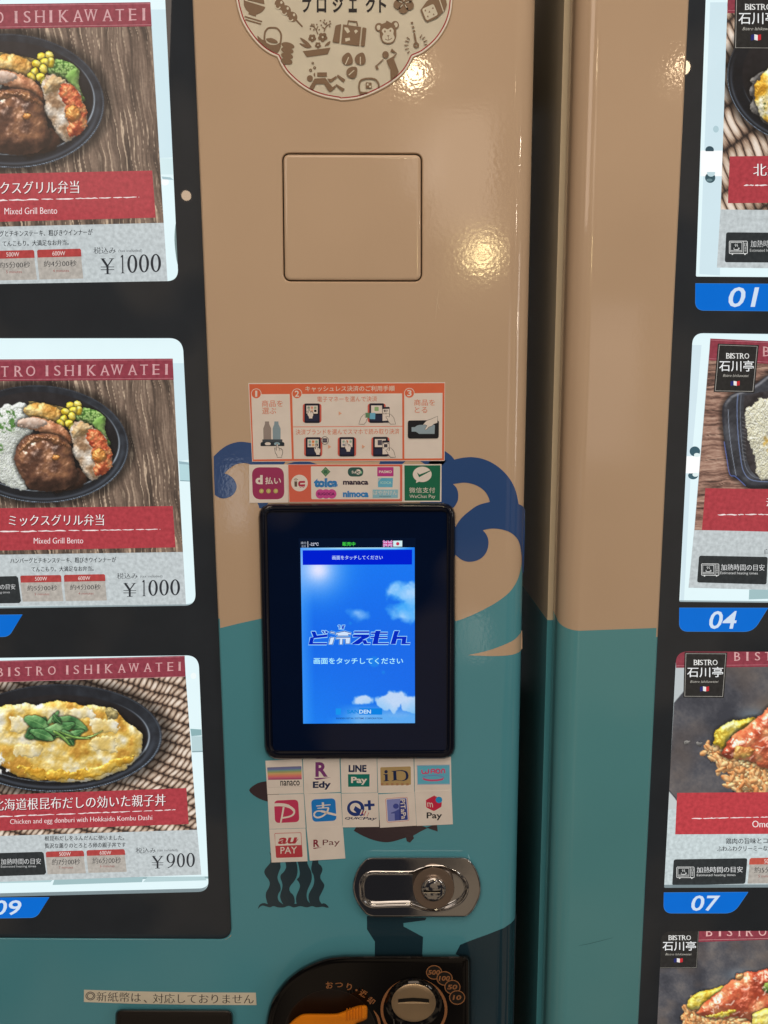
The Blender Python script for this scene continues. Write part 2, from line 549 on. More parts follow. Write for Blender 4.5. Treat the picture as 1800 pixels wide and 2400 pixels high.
# ------------------------------------------------------------------ relief: lofted outlines
def loft(name, loops, mats, parent=None, cap=True, mi=None, cap_mi=0, smooth=35, back=False):
    V, F, MI = [], [], []
    n = len(loops[0])
    for lp in loops: V += [Vector(p) for p in lp]
    for j in range(len(loops) - 1):
        for i in range(n):
            k = (i + 1) % n
            F.append([j * n + i, j * n + k, (j + 1) * n + k, (j + 1) * n + i]); MI.append(mi[j] if mi else 0)
    if cap:
        b = (len(loops) - 1) * n
        lp = loops[-1]
        tr = tessellate_polygon([[Vector((p[0], p[2], 0)) for p in lp]])
        for t in tr:
            if len(set(t)) == 3: F.append([b + i for i in t]); MI.append(cap_mi)
    bm = bmesh.new(); vs = [bm.verts.new(v) for v in V]
    for f, m in zip(F, MI):
        try:
            ff = bm.faces.new([vs[i] for i in f]); ff.material_index = m
        except ValueError: pass
    bmesh.ops.recalc_face_normals(bm, faces=bm.faces)
    # face the cap to the front
    s = sum(f.normal.y * f.calc_area() for f in bm.faces)
    if s > 0: bmesh.ops.reverse_faces(bm, faces=bm.faces)
    off = parent_loc(parent) if parent is not None else Vector((0, 0, 0))
    bmesh.ops.translate(bm, verts=bm.verts, vec=-off)
    me = bpy.data.meshes.new(name); bm.to_mesh(me); bm.free()
    for m in mats: me.materials.append(m)
    me.shade_smooth(); me.set_sharp_from_angle(angle=math.radians(smooth))
    o = bpy.data.objects.new(name, me); COL.objects.link(o)
    if parent is not None: o.parent = parent
    return o


def relief(name, outline, prof, mats, parent=None, z=PX, mi=None, cap=True, cap_mi=0, smooth=35):
    """outline in zoom coordinates; prof = (inset in photo pixels, depth y)"""
    px = z.pts(outline)
    loops = [[U(*p, y) for p in (inset(px, d) if d else px)] for d, y in prof]
    return loft(name, loops, mats, parent, cap, mi, cap_mi, smooth)


# ------------------------------------------------------------------ raster painter for the printed food photographs
def h2(i, j, seed):
    n = (i.astype(np.int64) * 374761393 + j.astype(np.int64) * 668265263 + seed * 1442695041) & 0xffffffff
    n = ((n ^ (n >> 13)) * 1274126177) & 0xffffffff
    return ((n ^ (n >> 16)) & 0xffff) / 65535.0


def vn(x, y, seed=0):
    i, j = np.floor(x), np.floor(y); fx, fy = x - i, y - j
    fx = fx * fx * (3 - 2 * fx); fy = fy * fy * (3 - 2 * fy)
    a, b, c, d = h2(i, j, seed), h2(i + 1, j, seed), h2(i, j + 1, seed), h2(i + 1, j + 1, seed)
    return (a * (1 - fx) + b * fx) * (1 - fy) + (c * (1 - fx) + d * fx) * fy


def fbm(x, y, seed=0, o=4):
    s, a, t = 0, 1.0, 0
    for k in range(o):
        s = s + a * vn(x * 2 ** k + 17.3 * k, y * 2 ** k - 9.1 * k, seed + k); t += a; a *= 0.5
    return s / t


def worley(x, y, seed=0):
    i, j = np.floor(x), np.floor(y); best = np.full(x.shape, 9.0); sec = best.copy(); idv = np.zeros(x.shape)
    for di in (-1, 0, 1):
        for dj in (-1, 0, 1):
            a, b = i + di, j + dj
            d = np.hypot(a + h2(a, b, seed) - x, b + h2(a, b, seed + 5) - y)
            nearer = d < best
            sec = np.where(nearer, best, np.minimum(sec, d)); idv = np.where(nearer, h2(a, b, seed + 9), idv); best = np.where(nearer, d, best)
    return best, sec, idv


def sdf(X, Y, pts):
    """distance inside the outline (positive inside)"""
    P = np.array(pts, float); d = np.full(X.shape, 1e9); ins = np.zeros(X.shape, bool)
    for i in range(len(P)):
        a, b = P[i], P[(i + 1) % len(P)]; ab = b - a
        t = np.clip(((X - a[0]) * ab[0] + (Y - a[1]) * ab[1]) / max(ab @ ab, 1e-9), 0, 1)
        d = np.minimum(d, np.hypot(X - a[0] - t * ab[0], Y - a[1] - t * ab[1]))
        cond = ((a[1] > Y) != (b[1] > Y))
        xx = a[0] + (Y - a[1]) / (ab[1] if abs(ab[1]) > 1e-9 else 1e-9) * ab[0]
        ins ^= cond & (X < xx)
    return np.where(ins, d, -d)


def mix(a, b, t):
    return a + (b - a) * t[..., None]


def ramp(t, stops):
    """stops = (position, sRGB)"""
    xs = [s[0] for s in stops]; cs = np.array([s[1] for s in stops], float)
    return np.stack([np.interp(t, xs, cs[:, k]) for k in range(3)], -1)


class Canvas:
    def __init__(self, z, q, step):
        """q = corners TL TR BR BL in zoom coordinates"""
        self.z = z; q = np.array(q, float)
        w = max(np.linalg.norm(q[1] - q[0]), np.linalg.norm(q[2] - q[3])); h = max(np.linalg.norm(q[3] - q[0]), np.linalg.norm(q[2] - q[1]))
        st = step * z.s
        nu, nv = int(w / st) + 2, int(h / st) + 2
        u, v = np.meshgrid(np.linspace(0, 1, nu), np.linspace(0, 1, nv)); self.u, self.v = u, v
        B = lambda k: q[0, k] * (1 - u) * (1 - v) + q[1, k] * u * (1 - v) + q[2, k] * u * v + q[3, k] * (1 - u) * v
        self.X, self.Y = B(0), B(1); self.C = np.zeros(u.shape + (3,)); self.unit = z.s

    def shade(self, hgt, amb=0.62, dif=0.5, spec=0.0, pw=24, L=(-0.35, -0.75, 0.55)):
        st = np.hypot(self.X[0, 1] - self.X[0, 0], self.Y[0, 1] - self.Y[0, 0])
        gy, gx = np.gradient(hgt); gx, gy = gx / st, gy / st
        nz = 1 / np.sqrt(1 + gx * gx + gy * gy); nx, ny = -gx * nz, -gy * nz
        l = np.array(L) / np.linalg.norm(L); hv = l + np.array([0, 0, 1]); hv /= np.linalg.norm(hv)
        d = np.clip(nx * l[0] + ny * l[1] + nz * l[2], 0, 1); s = np.clip(nx * hv[0] + ny * hv[1] + nz * hv[2], 0, 1) ** pw
        return amb + dif * d, spec * s

    def put(self, col, a):
        self.C = self.C * (1 - a[..., None]) + np.clip(col, 0, 255) * a[..., None]

    def item(self, pts, stops, seed=1, R=60, bump=8, fr=0.03, spec=0, pw=24, edge=5, amb=0.55, dif=0.6, tex=None, tfr=None, contact=18, spc=(255, 250, 240), specmask=0.0, dome=0.8):
        X, Y = self.X, self.Y
        wob = (fbm(X * fr * 1.6, Y * fr * 1.6, seed + 40, 3) - 0.5) * edge * 4
        d = sdf(X, Y, cr(pts, 5)) + wob
        if contact:
            sh = np.clip(1 - np.abs(np.minimum(d + contact * 0.2, 0)) / contact, 0, 1) * (d < contact)
            self.C *= (1 - 0.5 * sh[..., None])
        n = fbm(X * fr, Y * fr, seed, 5) if tex is None else tex
        t = np.clip(d / R, 0, 1); hgt = R * dome * np.sqrt(np.clip(t * (2 - t), 0, 1)) + bump * 6 * n
        sh, sp = self.shade(hgt, amb, dif, spec, pw)
        tn = fbm(X * (tfr or fr * 0.7), Y * (tfr or fr * 0.7), seed + 77, 5) if tex is None else tex
        tn = np.clip((tn - 0.5) * 1.9 + 0.5, 0, 1)
        col = ramp(tn, stops) * sh[..., None]
        if specmask: sp = sp * np.clip((fbm(X * fr * 1.2, Y * fr * 1.2, seed + 99, 3) - 0.45) * 6, 0, 1)
        col = col + np.array(spc) * sp[..., None]
        a = np.clip(d / (0.9 * self.unit) + 0.5, 0, 1)
        self.put(col, a)
        return d

    def build(self, name, y, parent, mat, lift=0.0):
        nv, nu = self.u.shape
        px = self.X / self.z.s + self.z.x0; py = self.Y / self.z.s + self.z.y0
        off = parent_loc(parent)
        ax, ay = (px - 900) / FPX, (py - 1200) / FPX
        D = [_f[k] + CR[k] * ax - CU[k] * ay for k in range(3)]
        t = (y - CAM.y) / D[1]
        co = np.stack([CAM[k] + D[k] * t - off[k] for k in range(3)], -1).reshape(-1, 3)
        idx = np.arange(nu * nv).reshape(nv, nu)
        F = np.stack([idx[:-1, :-1], idx[1:, :-1], idx[1:, 1:], idx[:-1, 1:]], -1).reshape(-1, 4)
        me = bpy.data.meshes.new(name); me.from_pydata(co.tolist(), [], F.tolist())
        c = np.clip(self.C, 0, 255).reshape(-1, 3) / 255
        c = lift + (1 - 1.35 * lift) * c                     # blacks lifted: the pale veil of the window glass is painted into the print
        c = np.where(c <= 0.04045, c / 12.92, ((c + 0.055) / 1.055) ** 2.4)
        at = me.color_attributes.new('print_color', 'FLOAT_COLOR', 'POINT')
        at.data.foreach_set('color', np.concatenate([c, np.ones((len(c), 1))], 1).astype(np.float32).ravel())
        me.materials.append(mat); me.update()
        o = bpy.data.objects.new(name, me); COL.objects.link(o); o.parent = parent
        return o

# ================================================================== LEFT MACHINE
BEIGE, TEAL, NAVY, DEEP, BROWNF = (166, 132, 104), (70, 117, 121), (42, 62, 98), (24, 40, 46), (54, 40, 40)
XL0, Z0, Z1M = -0.87, 0.06, 1.80
XF = U(1206, 0).x                   # where the flat front ends and the rounded edge begins
RAD = 0.0185


def surf_left(px, py, off):
    """point of the left machine's front, rounded edge included, under this pixel"""
    d = ray(px, py)
    t = (-off - CAM.y) / d.y
    p = CAM + d * t
    if p.x <= XF: return p
    R = RAD + off
    ox, oy = CAM.x - XF, CAM.y - RAD
    a = d.x * d.x + d.y * d.y; b = 2 * (ox * d.x + oy * d.y); c = ox * ox + oy * oy - R * R
    q = b * b - 4 * a * c
    if q < 0: q = 0.0
    t = (-b - math.sqrt(q)) / (2 * a)
    return CAM + d * t


machine = thing('vending_machine', 'beige and teal frozen meal vending machine with touch screen, chrome lock and wave pattern', 'vending machine', (-0.36, 0, 0))


def hole_lip(loop_px, prof):
    return [[U(*p, y) for p in (inset(loop_px, d) if d else loop_px)] for d, y in prof]


PANEL = rrect_quad([(-560, -420), (431, -420), Z3(1304, 1731), (-560, 2194)], [10, 10, 24, 10], 8)
PANEL = resample(PANEL, 240)
# sharp rounded corner is kept by building it densely
_c = rrect_quad([(-560, -420), (433.5, -420), (542.5, 2200), (-560, 2194)], [0, 0, 26, 0], 10)
PANEL = []
for i in range(len(_c)):
    a, b = np.array(_c[i]), np.array(_c[(i + 1) % len(_c)]); m = max(1, int(np.linalg.norm(b - a) / 60))
    PANEL += [tuple(a + (b - a) * k / m) for k in range(m)]
FLAP = resample(cr(rrect(662, 360.5, 988.5, 659.5, 17, 4), 2), 120)
FLAP = []
_c = rrect_quad([(662, 360), (988.5, 361), (988.5, 659.5), (665.5, 659)], 17, 8)
for i in range(len(_c)):
    a, b = np.array(_c[i]), np.array(_c[(i + 1) % len(_c)]); m = max(1, int(np.linalg.norm(b - a) / 30))
    FLAP += [tuple(a + (b - a) * k / m) for k in range(m)]


def door_mesh(name, parent, xflat, xfar, rad, holes_px, sgn, mat, low, zlow):
    """steel door front with rounded upright edge; holes with rolled lips"""
    V, F = [], []

    def face(g): F.append(g)
    lipl = []
    outer = [(xflat, Z0), (xflat, Z1M), (xfar, Z1M), (xfar, Z0)]
    loops2 = [[Vector((x, z, 0)) for x, z in outer]]
    for hp in holes_px:
        lp = [U(*p, 0.0) for p in inset(hp, -4.0)]
        loops2.append([Vector((p.x, p.z, 0)) for p in lp])
    flat = [p for l in loops2 for p in l]
    tr = tessellate_polygon(loops2)
    V += [Vector((p.x, 0, p.y)) for p in flat]
    for t in tr:
        if len(set(t)) == 3: face(list(t))
    # rounded edge
    n = 28; b = len(V)
    zs = [Z0, Z1M]
    prof = [(xflat + sgn * rad * math.sin(math.pi / 2 * i / n), rad * (1 - math.cos(math.pi / 2 * i / n))) for i in range(n + 1)]
    prof.append((xflat + sgn * rad, 0.032)); prof.append((xflat + sgn * (rad - 0.006), 0.033))
    for x, y in prof:
        for z in zs: V.append(Vector((x, y, z)))
    for i in range(len(prof) - 1): face([b + 2 * i, b + 2 * i + 1, b + 2 * i + 3, b + 2 * i + 2])
    for hp in holes_px:
        b = len(V); rings = [(-4.0, 0.0), (-2.6, 0.00025), (-1.2, 0.0009), (-0.4, 0.0018), (0.0, 0.0032), (0.0, 0.0085)]
        n2 = len(hp)
        for d, y in rings:
            V += [U(*p, y) for p in inset(hp, d)]
        for j in range(len(rings) - 1):
            for i in range(n2):
                k = (i + 1) % n2
                face([b + j * n2 + i, b + j * n2 + k, b + (j + 1) * n2 + k, b + (j + 1) * n2 + i])
    bm = bmesh.new(); off = parent_loc(parent)
    vs = [bm.verts.new(v - off) for v in V]
    for f in F:
        try: bm.faces.new([vs[i] for i in f])
        except ValueError: pass
    bmesh.ops.remove_doubles(bm, verts=bm.verts, dist=1e-6)
    bm.normal_update()
    for f in bm.faces:
        c = f.calc_center_median() + off
        if f.normal.y > 1e-4: f.normal_flip()
        if c.y > 1e-6 and (c.x - xflat) * sgn < -0.002 and c.z < zlow: f.material_index = 1
    flat_ids = [all(abs(v.co.y + off.y) < 1e-7 for v in f.verts) for f in bm.faces]
    me = bpy.data.meshes.new(name); bm.to_mesh(me); bm.free(); me.materials.append(mat); me.materials.append(low)
    me.shade_smooth(); me.set_sharp_from_angle(angle=math.radians(32))
    for p, fl in zip(me.polygons, flat_ids): p.use_smooth = not fl
    o = bpy.data.objects.new(name, me); COL.objects.link(o); o.parent = parent
    return o


def box(name, x0, x1, y0, y1, z0, z1, mats, parent):
    V = [(x, y, z) for x in (x0, x1) for y in (y0, y1) for z in (z0, z1)]
    F = [(0, 1, 3, 2), (4, 6, 7, 5), (0, 4, 5, 1), (2, 3, 7, 6), (0, 2, 6, 4), (1, 5, 7, 3)]
    return mesh_obj(name, V, F, mats, None, parent)


door_mesh('front_door', machine, XF, XL0, RAD, [PANEL, FLAP], 1, vinyl(BEIGE), vinyl(TEAL), U(516, 1470).z)
box('cabinet', XL0, XF + RAD - 0.004, 0.036, 0.70, Z0, Z1M, [plastic((70, 64, 56), 0.4, name='painted_steel')], machine)

# cover flap set into the door
relief('cover_flap', FLAP, [(2.2, 0.008), (2.2, 0.0012), (2.8, 0.0004), (4.2, -0.0002), (6.5, -0.0005), (10, -0.0006), (11.5, -0.0006)], [vinyl(BEIGE)], machine)


# ---- printed wrap: sea, waves, fish, weed, rocks
def curved_decal(name, jobs, y0off=0.00012):
    """jobs = (list of photo-pixel outlines with colours); cut finely where the door edge is round"""
    V, F, MI, mats = [], [], [], []
    for li, (pts, c) in enumerate(jobs):
        m = vinyl(c)
        if m not in mats: mats.append(m)
        k = mats.index(m)
        bm = bmesh.new()
        vs = [bm.verts.new((p[0], p[1], 0)) for p in pts]
        for t in tessellate_polygon([[Vector((p[0], p[1], 0)) for p in pts]]):
            if len(set(t)) == 3:
                try: bm.faces.new([vs[i] for i in t])
                except ValueError: pass
        for py_ref in (0,):
            for i in range(34):
                # cutting planes follow the door's upright lines, which lean in the photograph
                x0 = 1204 + i * 1.9
                lean = -(x0 - 988) / 11645.0
                no = Vector((1, -lean, 0)).normalized()
                bmesh.ops.bisect_plane(bm, geom=bm.verts[:] + bm.edges[:] + bm.faces[:], plane_co=Vector((x0, 0, 0)), plane_no=no, dist=1e-4)
        off = y0off + li * 0.00005; b = len(V)
        bm.verts.index_update(); bm.verts.ensure_lookup_table()
        V += [surf_left(v.co.x, v.co.y, off) for v in bm.verts]
        for f in bm.faces:
            g = [b + v.index for v in f.verts]
            a, e, h = V[g[0]], V[g[1]], V[g[2]]
            nn = (e - a).cross(h - a)
            if nn.y > 0: g.reverse()
            F.append(g); MI.append(k)
        bm.free()
    return mesh_obj(name, V, F, mats, MI, machine, smooth=30)


def sil(py, back=7.0):
    """pixel column a little inside the outline of the rounded edge"""
    return 1259.5 - 0.0213 * py - back


sea = [Z6(96, 634)] + [Z6(112, 632), Z6(200, 610), Z6(300, 588), Z6(500, 555), Z6(900, 640)] + [WV2(*p) for p in cr([(60, 1795), (195, 1770), (300, 1737), (450, 1670), (600, 1588), (720, 1500), (790, 1415), (835, 1320), (858, 1220), (866, 1150)], 5, False)]
sea += [(sil(py, 6.0), py) for py in range(1325, 3000, 40)] + [(500, 3000), (-600, 3000), (-600, 2210), (540, 2210)]
# keep clear of the display opening on the left
sea = [p for p in sea if not (p[0] == -600)] + []
panel_edge = [(551, 2212), (549, 2150), (522, 1500)]
sea_a = [Z6(112, 632)] + [Z6(200, 610), Z6(300, 588), Z6(500, 555), Z6(900, 640)] + [WV2(*p) for p in cr([(60, 1795), (195, 1770), (300, 1737), (450, 1670), (600, 1588), (720, 1500), (790, 1415), (835, 1320), (858, 1220), (866, 1150)], 5, False)]
sea_a += [(sil(py, 6.0), py) for py in range(1325, 3000, 40)] + [(-560, 3000), (-560, 2197.7), (515, 2203.4), (530, 2202), (541, 2194.5), (545.3, 2178), (516.1, 1480)]
ripple = [WV2(*p) for p in cr([(325, 2108), (500, 2070), (650, 2020), (780, 1960), (840, 1902), (866, 1858)], 5, False)] + [WV2(868, 1950), WV2(868, 2038)] + [WV2(*p) for p in cr([(868, 2040), (838, 2076), (780, 2100), (700, 2112), (580, 2117), (450, 2114), (325, 2108)], 5, False)]
curved_decal('sea_print', [(sea_a, TEAL), (ripple, BEIGE)], 0.00010)

wave_r = [(60, 70), (95, 72)] + cr([(95, 72), (130, 96), (165, 125), (191, 158)], 4, False) + cr([(192, 157), (280, 139), (370, 134), (470, 150), (570, 192), (660, 257), (740, 345), (800, 460), (832, 600)], 5, False) + cr([(834, 602), (868, 620), (888, 640), (894, 668)], 4, False) + [(893, 900), (888, 1100), (880, 1290), (870, 1290), (864, 1180)]
wave_r += cr([(862, 1120), (846, 1010), (810, 936), (740, 880), (650, 852), (560, 846), (474, 862)], 5, False) + cr([(476, 864), (510, 905), (530, 960), (529, 1020), (510, 1080), (470, 1132), (410, 1166), (340, 1177), (270, 1160), (200, 1106)], 5, False) + [(120, 1100), (120, 850)]
wave_r += cr([(200, 835), (250, 755), (330, 680), (430, 612), (545, 580)], 5, False) + cr([(545, 578), (525, 520), (490, 470), (430, 425), (360, 398), (280, 388), (178, 403)], 5, False) + cr([(180, 405), (212, 440), (230, 500), (224, 570), (186, 636)], 5, False) + [(60, 640), (-150, 640), (-150, 300), (-40, 160)]
wave_l = cr([(143, 345), (200, 288), (280, 218), (380, 157), (500, 117), (600, 107), (750, 125)], 5, False) + [(1000, 170), (1290, 330), (1300, 445), (1270, 480), (770, 480)] + cr([(760, 480), (690, 458), (620, 450), (500, 475), (400, 540), (318, 615)], 5, False) + cr([(320, 618), (390, 645), (460, 702), (505, 780), (514, 845), (490, 920), (430, 985), (330, 1022), (240, 1015), (162, 968)], 5, False) + [(150, 700)]
bits = [[I1(*p) for p in [(600, 1395), (642, 1364), (760, 1332), (900, 1320), (1010, 1330), (1122, 1366), (1130, 1400)]],
        [I2(*p) for p in [(588, 1312), (606, 1266), (700, 1255), (1000, 1262), (975, 1288), (945, 1316)]],
        [I2(*p) for p in [(1228, 1264), (1240, 1275), (1300, 1312), (1330, 1340), (1560, 1340), (1640, 1255), (1250, 1250)]],
        [WV1(*p) for p in [(846, 1085), (868, 1130), (884, 1184), (960, 1184), (1040, 1085)]]]
for w_ in [WV2.pts(wave_r), WV1.pts(wave_l)] + bits: curved_decal('wave_print', [(w_, NAVY)], 0.00022)

rock = [Y6(*p) for p in [(150, 1900), (190, 1752), (218, 1698), (310, 1662), (400, 1630), (500, 1590), (545, 1560)]] + [(1206, 2155), (sil(2130, 4), 2142), (sil(2160, 4), 2165)] + [(sil(py, 4.5), py) for py in range(2190, 2760, 40)] + [(1030, 2740), (1030, 2280)]
stump = [Z8(*p) for p in [(1056, 130), (1270, 130), (1262, 146), (1185, 156), (1185, 168), (1254, 205), (1250, 300), (1083, 300), (1084, 222), (1056, 178)]]
curved_decal('rock_print', [(rock, DEEP), (stump, DEEP)], 0.00022)

FS = Print(Z7, -0.00022, vinyl)
FS.poly(cr([(183, 245), (215, 215), (250, 202), (290, 198), (330, 200), (330, 300), (278, 303), (220, 280)], 3), BROWNF)
FS.build('fish_print', machine)
FS = Print(Z7, -0.00022, vinyl)
FS.poly(cr([(718, 452), (760, 415), (900, 395), (1040, 420), (1092, 436)], 4, False) + [(1120, 447), (1148, 456), (1144, 415), (1100, 400), (1200, 380)][:3] + [(1060, 456), (1022, 478), (1027, 490), (1006, 513), (990, 506), (985, 487)] + cr([(985, 487), (930, 504), (880, 511), (820, 500), (765, 478), (718, 452)], 4, False)[1:-1], BROWNF)
FS.build('fish_print', machine)

weed = [
    cr([(425, 240), (590, 240), (580, 330), (585, 400), (555, 480), (530, 570), (545, 640), (580, 720), (585, 800), (550, 860), (535, 930), (560, 1000), (630, 1062), (500, 1075), (370, 1052), (335, 970), (322, 900), (335, 830), (372, 765), (395, 690), (375, 620), (330, 560), (298, 490), (312, 430), (370, 360), (408, 310)], 4),
    cr([(670, 240), (850, 240), (865, 310), (880, 380), (885, 470), (865, 570), (820, 650), (760, 725), (740, 785), (760, 840), (808, 888), (832, 960), (826, 1045), (740, 1070), (645, 1058), (597, 990), (578, 915), (590, 840), (615, 760), (615, 680), (585, 590), (590, 530), (640, 480), (680, 410), (680, 345)], 4),
    cr([(890, 240), (1040, 240), (1060, 330), (1090, 400), (1125, 475), (1138, 570), (1125, 650), (1090, 735), (1060, 805), (1045, 895), (1062, 980), (1112, 1056), (980, 1075), (880, 1055), (858, 960), (872, 880), (910, 795), (928, 725), (908, 660), (874, 612), (912, 568), (925, 500), (912, 400)], 4),
    cr([(1160, 240), (1245, 240), (1255, 325), (1300, 370), (1325, 430), (1312, 490), (1288, 545), (1292, 600), (1325, 652), (1358, 705), (1348, 765), (1308, 850), (1272, 925), (1276, 990), (1305, 1050), (1210, 1075), (1122, 1056), (1085, 970), (1080, 890), (1112, 815), (1160, 730), (1180, 640), (1170, 550), (1135, 470), (1128, 400), (1145, 310)], 4),
    cr([(188, 1132), (202, 1080), (240, 1042), (300, 1030), (370, 1048), (600, 1050), (900, 1040), (1290, 1042), (1340, 1032), (1392, 1052), (1436, 1106), (1400, 1112), (1330, 1095), (1220, 1106), (1140, 1085), (1050, 1106), (930, 1085), (820, 1108), (730, 1080), (640, 1108), (540, 1106), (460, 1085), (400, 1105), (330, 1090), (270, 1075), (220, 1096)], 4)]
SWD = Print(SW, -0.00022, vinyl)
for w in weed: SWD.poly(w, (36, 46, 50))
SWD.poly([(385, 120), (410, 150), (430, 200), (430, 330), (405, 330), (415, 200)], (36, 46, 50))
SWD.build('seaweed_print', machine)

# ---- black display panel with three lit windows
PY = 0.0032
W1 = rrect_quad([Z1(-1500, -900), Z1(1215, -900), Z1(1360, 2142), Z1(-1500, 2190)], [0, 0, 82, 0], 8)
W2 = rrect_quad([Z2(-1400, 97), Z2(1266, 96), Z2(1360, 1953), Z2(-1400, 1992)], [60, 88, 76, 60], 8)
W3 = rrect_quad([Z3(-1150, 166), Z3(1117, 134), Z3(1176, 1466), Z3(-1150, 1520)], [50, 66, 58, 50], 8)
W1, W2, W3 = [tuple(p) for p in W1], [tuple(p) for p in W2], [tuple(p) for p in W3]


def fixr(q, r):
    return rrect_quad(q, r, 8)


W1 = fixr([Z1(-1500, -900), Z1(1217, -900), Z1(1360, 2141), Z1(-1500, 2190)], [0, 0, 25, 0])
W2 = fixr([Z2(-1400, 98), Z2(1268, 96), Z2(1361, 1953), Z2(-1400, 1992)], [20, 30, 26, 20])
W3 = fixr([Z3(-1150, 164), Z3(1118, 134), Z3(1176, 1466), Z3(-1150, 1522)], [20, 27, 24, 20])


def display(name, outline, wins, parent, depth=0.005):
    V, F, MI = [], [], []
    loops = [[Vector((p[0], p[1], 0)) for p in lp] for lp in [outline] + wins]
    flat = [p for l in loops for p in l]
    V += [U(p.x, p.y, PY) for p in flat]
    for t in tessellate_polygon(loops):
        if len(set(t)) == 3:
            a, e, h = V[t[0]], V[t[1]], V[t[2]]
            F.append(list(t) if (e - a).cross(h - a).y < 0 else list(t)[::-1]); MI.append(0)
    for w in wins:
        b = len(V); n = len(w)
        fr = [U(*p, PY) for p in w]
        V += fr + [v + Vector((0, depth, 0)) for v in fr]
        for i in range(n):
            k = (i + 1) % n
            F.append([b + i, b + k, b + n + k, b + n + i]); MI.append(1)
    return mesh_obj(name, V, F, [MASK, lit((120, 135, 140), 0.05)], MI, parent)


WHITE_LIT = (226, 246, 250)
disp = display('display_panel', inset(PANEL, 0.6), [W1, W2, W3], machine)


def backing(win, parent, y=PY + 0.0052, c=WHITE_LIT, grow=14):
    P = Print(PX, y, lambda q: lit(q, 0.012, 40))
    P.poly(inset(win, -grow), c)
    return P


# lit white panels behind the menu cards, with the clear holder strips seen at their edges
b = backing(W1, disp)
b.z = Z1
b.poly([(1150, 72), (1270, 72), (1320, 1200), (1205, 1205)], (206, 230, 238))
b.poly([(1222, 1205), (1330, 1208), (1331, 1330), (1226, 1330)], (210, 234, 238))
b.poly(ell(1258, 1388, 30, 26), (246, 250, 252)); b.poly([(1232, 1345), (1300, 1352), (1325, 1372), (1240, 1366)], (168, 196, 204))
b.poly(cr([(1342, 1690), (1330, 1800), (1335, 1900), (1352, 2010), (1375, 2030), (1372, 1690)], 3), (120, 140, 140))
b.build('lit_window', disp)
b = backing(W2, disp); b.z = Z2
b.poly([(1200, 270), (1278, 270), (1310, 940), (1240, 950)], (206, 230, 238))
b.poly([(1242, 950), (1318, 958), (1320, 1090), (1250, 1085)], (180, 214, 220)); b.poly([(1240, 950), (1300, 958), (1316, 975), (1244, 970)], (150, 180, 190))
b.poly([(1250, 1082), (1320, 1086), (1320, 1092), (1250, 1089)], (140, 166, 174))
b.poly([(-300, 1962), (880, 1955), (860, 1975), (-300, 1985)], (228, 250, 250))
b.build('lit_window', disp)
b = backing(W3, disp); b.z = Z3
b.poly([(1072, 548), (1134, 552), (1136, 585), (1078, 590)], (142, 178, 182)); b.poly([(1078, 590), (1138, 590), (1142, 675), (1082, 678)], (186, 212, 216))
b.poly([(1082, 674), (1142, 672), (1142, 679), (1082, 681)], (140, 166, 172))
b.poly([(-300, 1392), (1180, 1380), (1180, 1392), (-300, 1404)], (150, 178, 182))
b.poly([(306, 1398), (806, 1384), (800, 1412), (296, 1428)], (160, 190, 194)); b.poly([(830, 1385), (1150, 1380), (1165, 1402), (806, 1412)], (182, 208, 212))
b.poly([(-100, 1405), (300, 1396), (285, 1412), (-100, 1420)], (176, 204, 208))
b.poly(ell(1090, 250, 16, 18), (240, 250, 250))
b.build('lit_window', disp)


def plate(name, pts, num, box_, parent, z, c=(12, 106, 206), sl=0.0):
    P = Print(z, PY - 0.00003, lambda q: lit(q, 0.02, 60))
    P.poly(pts, (60, 130, 205)); P.poly(inset(pts, 1.6 * z.s / 2), c)
    if num: P.text(num, *box_, (206, 222, 240), h=0.22, bold=0.012, k=sl)
    return P.build(name, parent)


plate('number_plate', rrect_quad([(-260, 1500), (278, 1497), (205, 1613), (-260, 1620)], [0, 0, 30, 0], 6), '09', (-36, 1514, 118, 1598), disp, Z3)
plate('number_plate', rrect_quad([(-500, 2022), (156, 2015), (62, 2170), (-500, 2180)], [0, 0, 36, 0], 6), None, None, disp, Z2)
plate('number_plate', rrect_quad([(-700, 2235), (-40, 2225), (-130, 2400), (-700, 2410)], [0, 0, 36, 0], 6), None, None, disp, Z1)

# ---- touch screen unit
BEZ = rrect_quad([(296, 44), (1226, 40), (1226, 1250), (326, 1252)], [60, 56, 56, 60], 8)
BEZ = resample(BEZ, 160)
DARKB = plastic((7, 14, 32), 0.10, 0.000008, name='black_plastic')  # navy in the base colour stands in for the screen's blue glow
GLS = plastic((5, 22, 56), 0.03, 0, 0.4, name='screen_glass')  # bluer still: the screen's glow is painted into the glass colour
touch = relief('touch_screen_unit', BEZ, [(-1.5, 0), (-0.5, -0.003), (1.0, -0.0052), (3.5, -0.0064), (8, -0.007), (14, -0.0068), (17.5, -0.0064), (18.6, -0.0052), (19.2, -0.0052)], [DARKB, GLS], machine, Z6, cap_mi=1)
SY = -0.0053
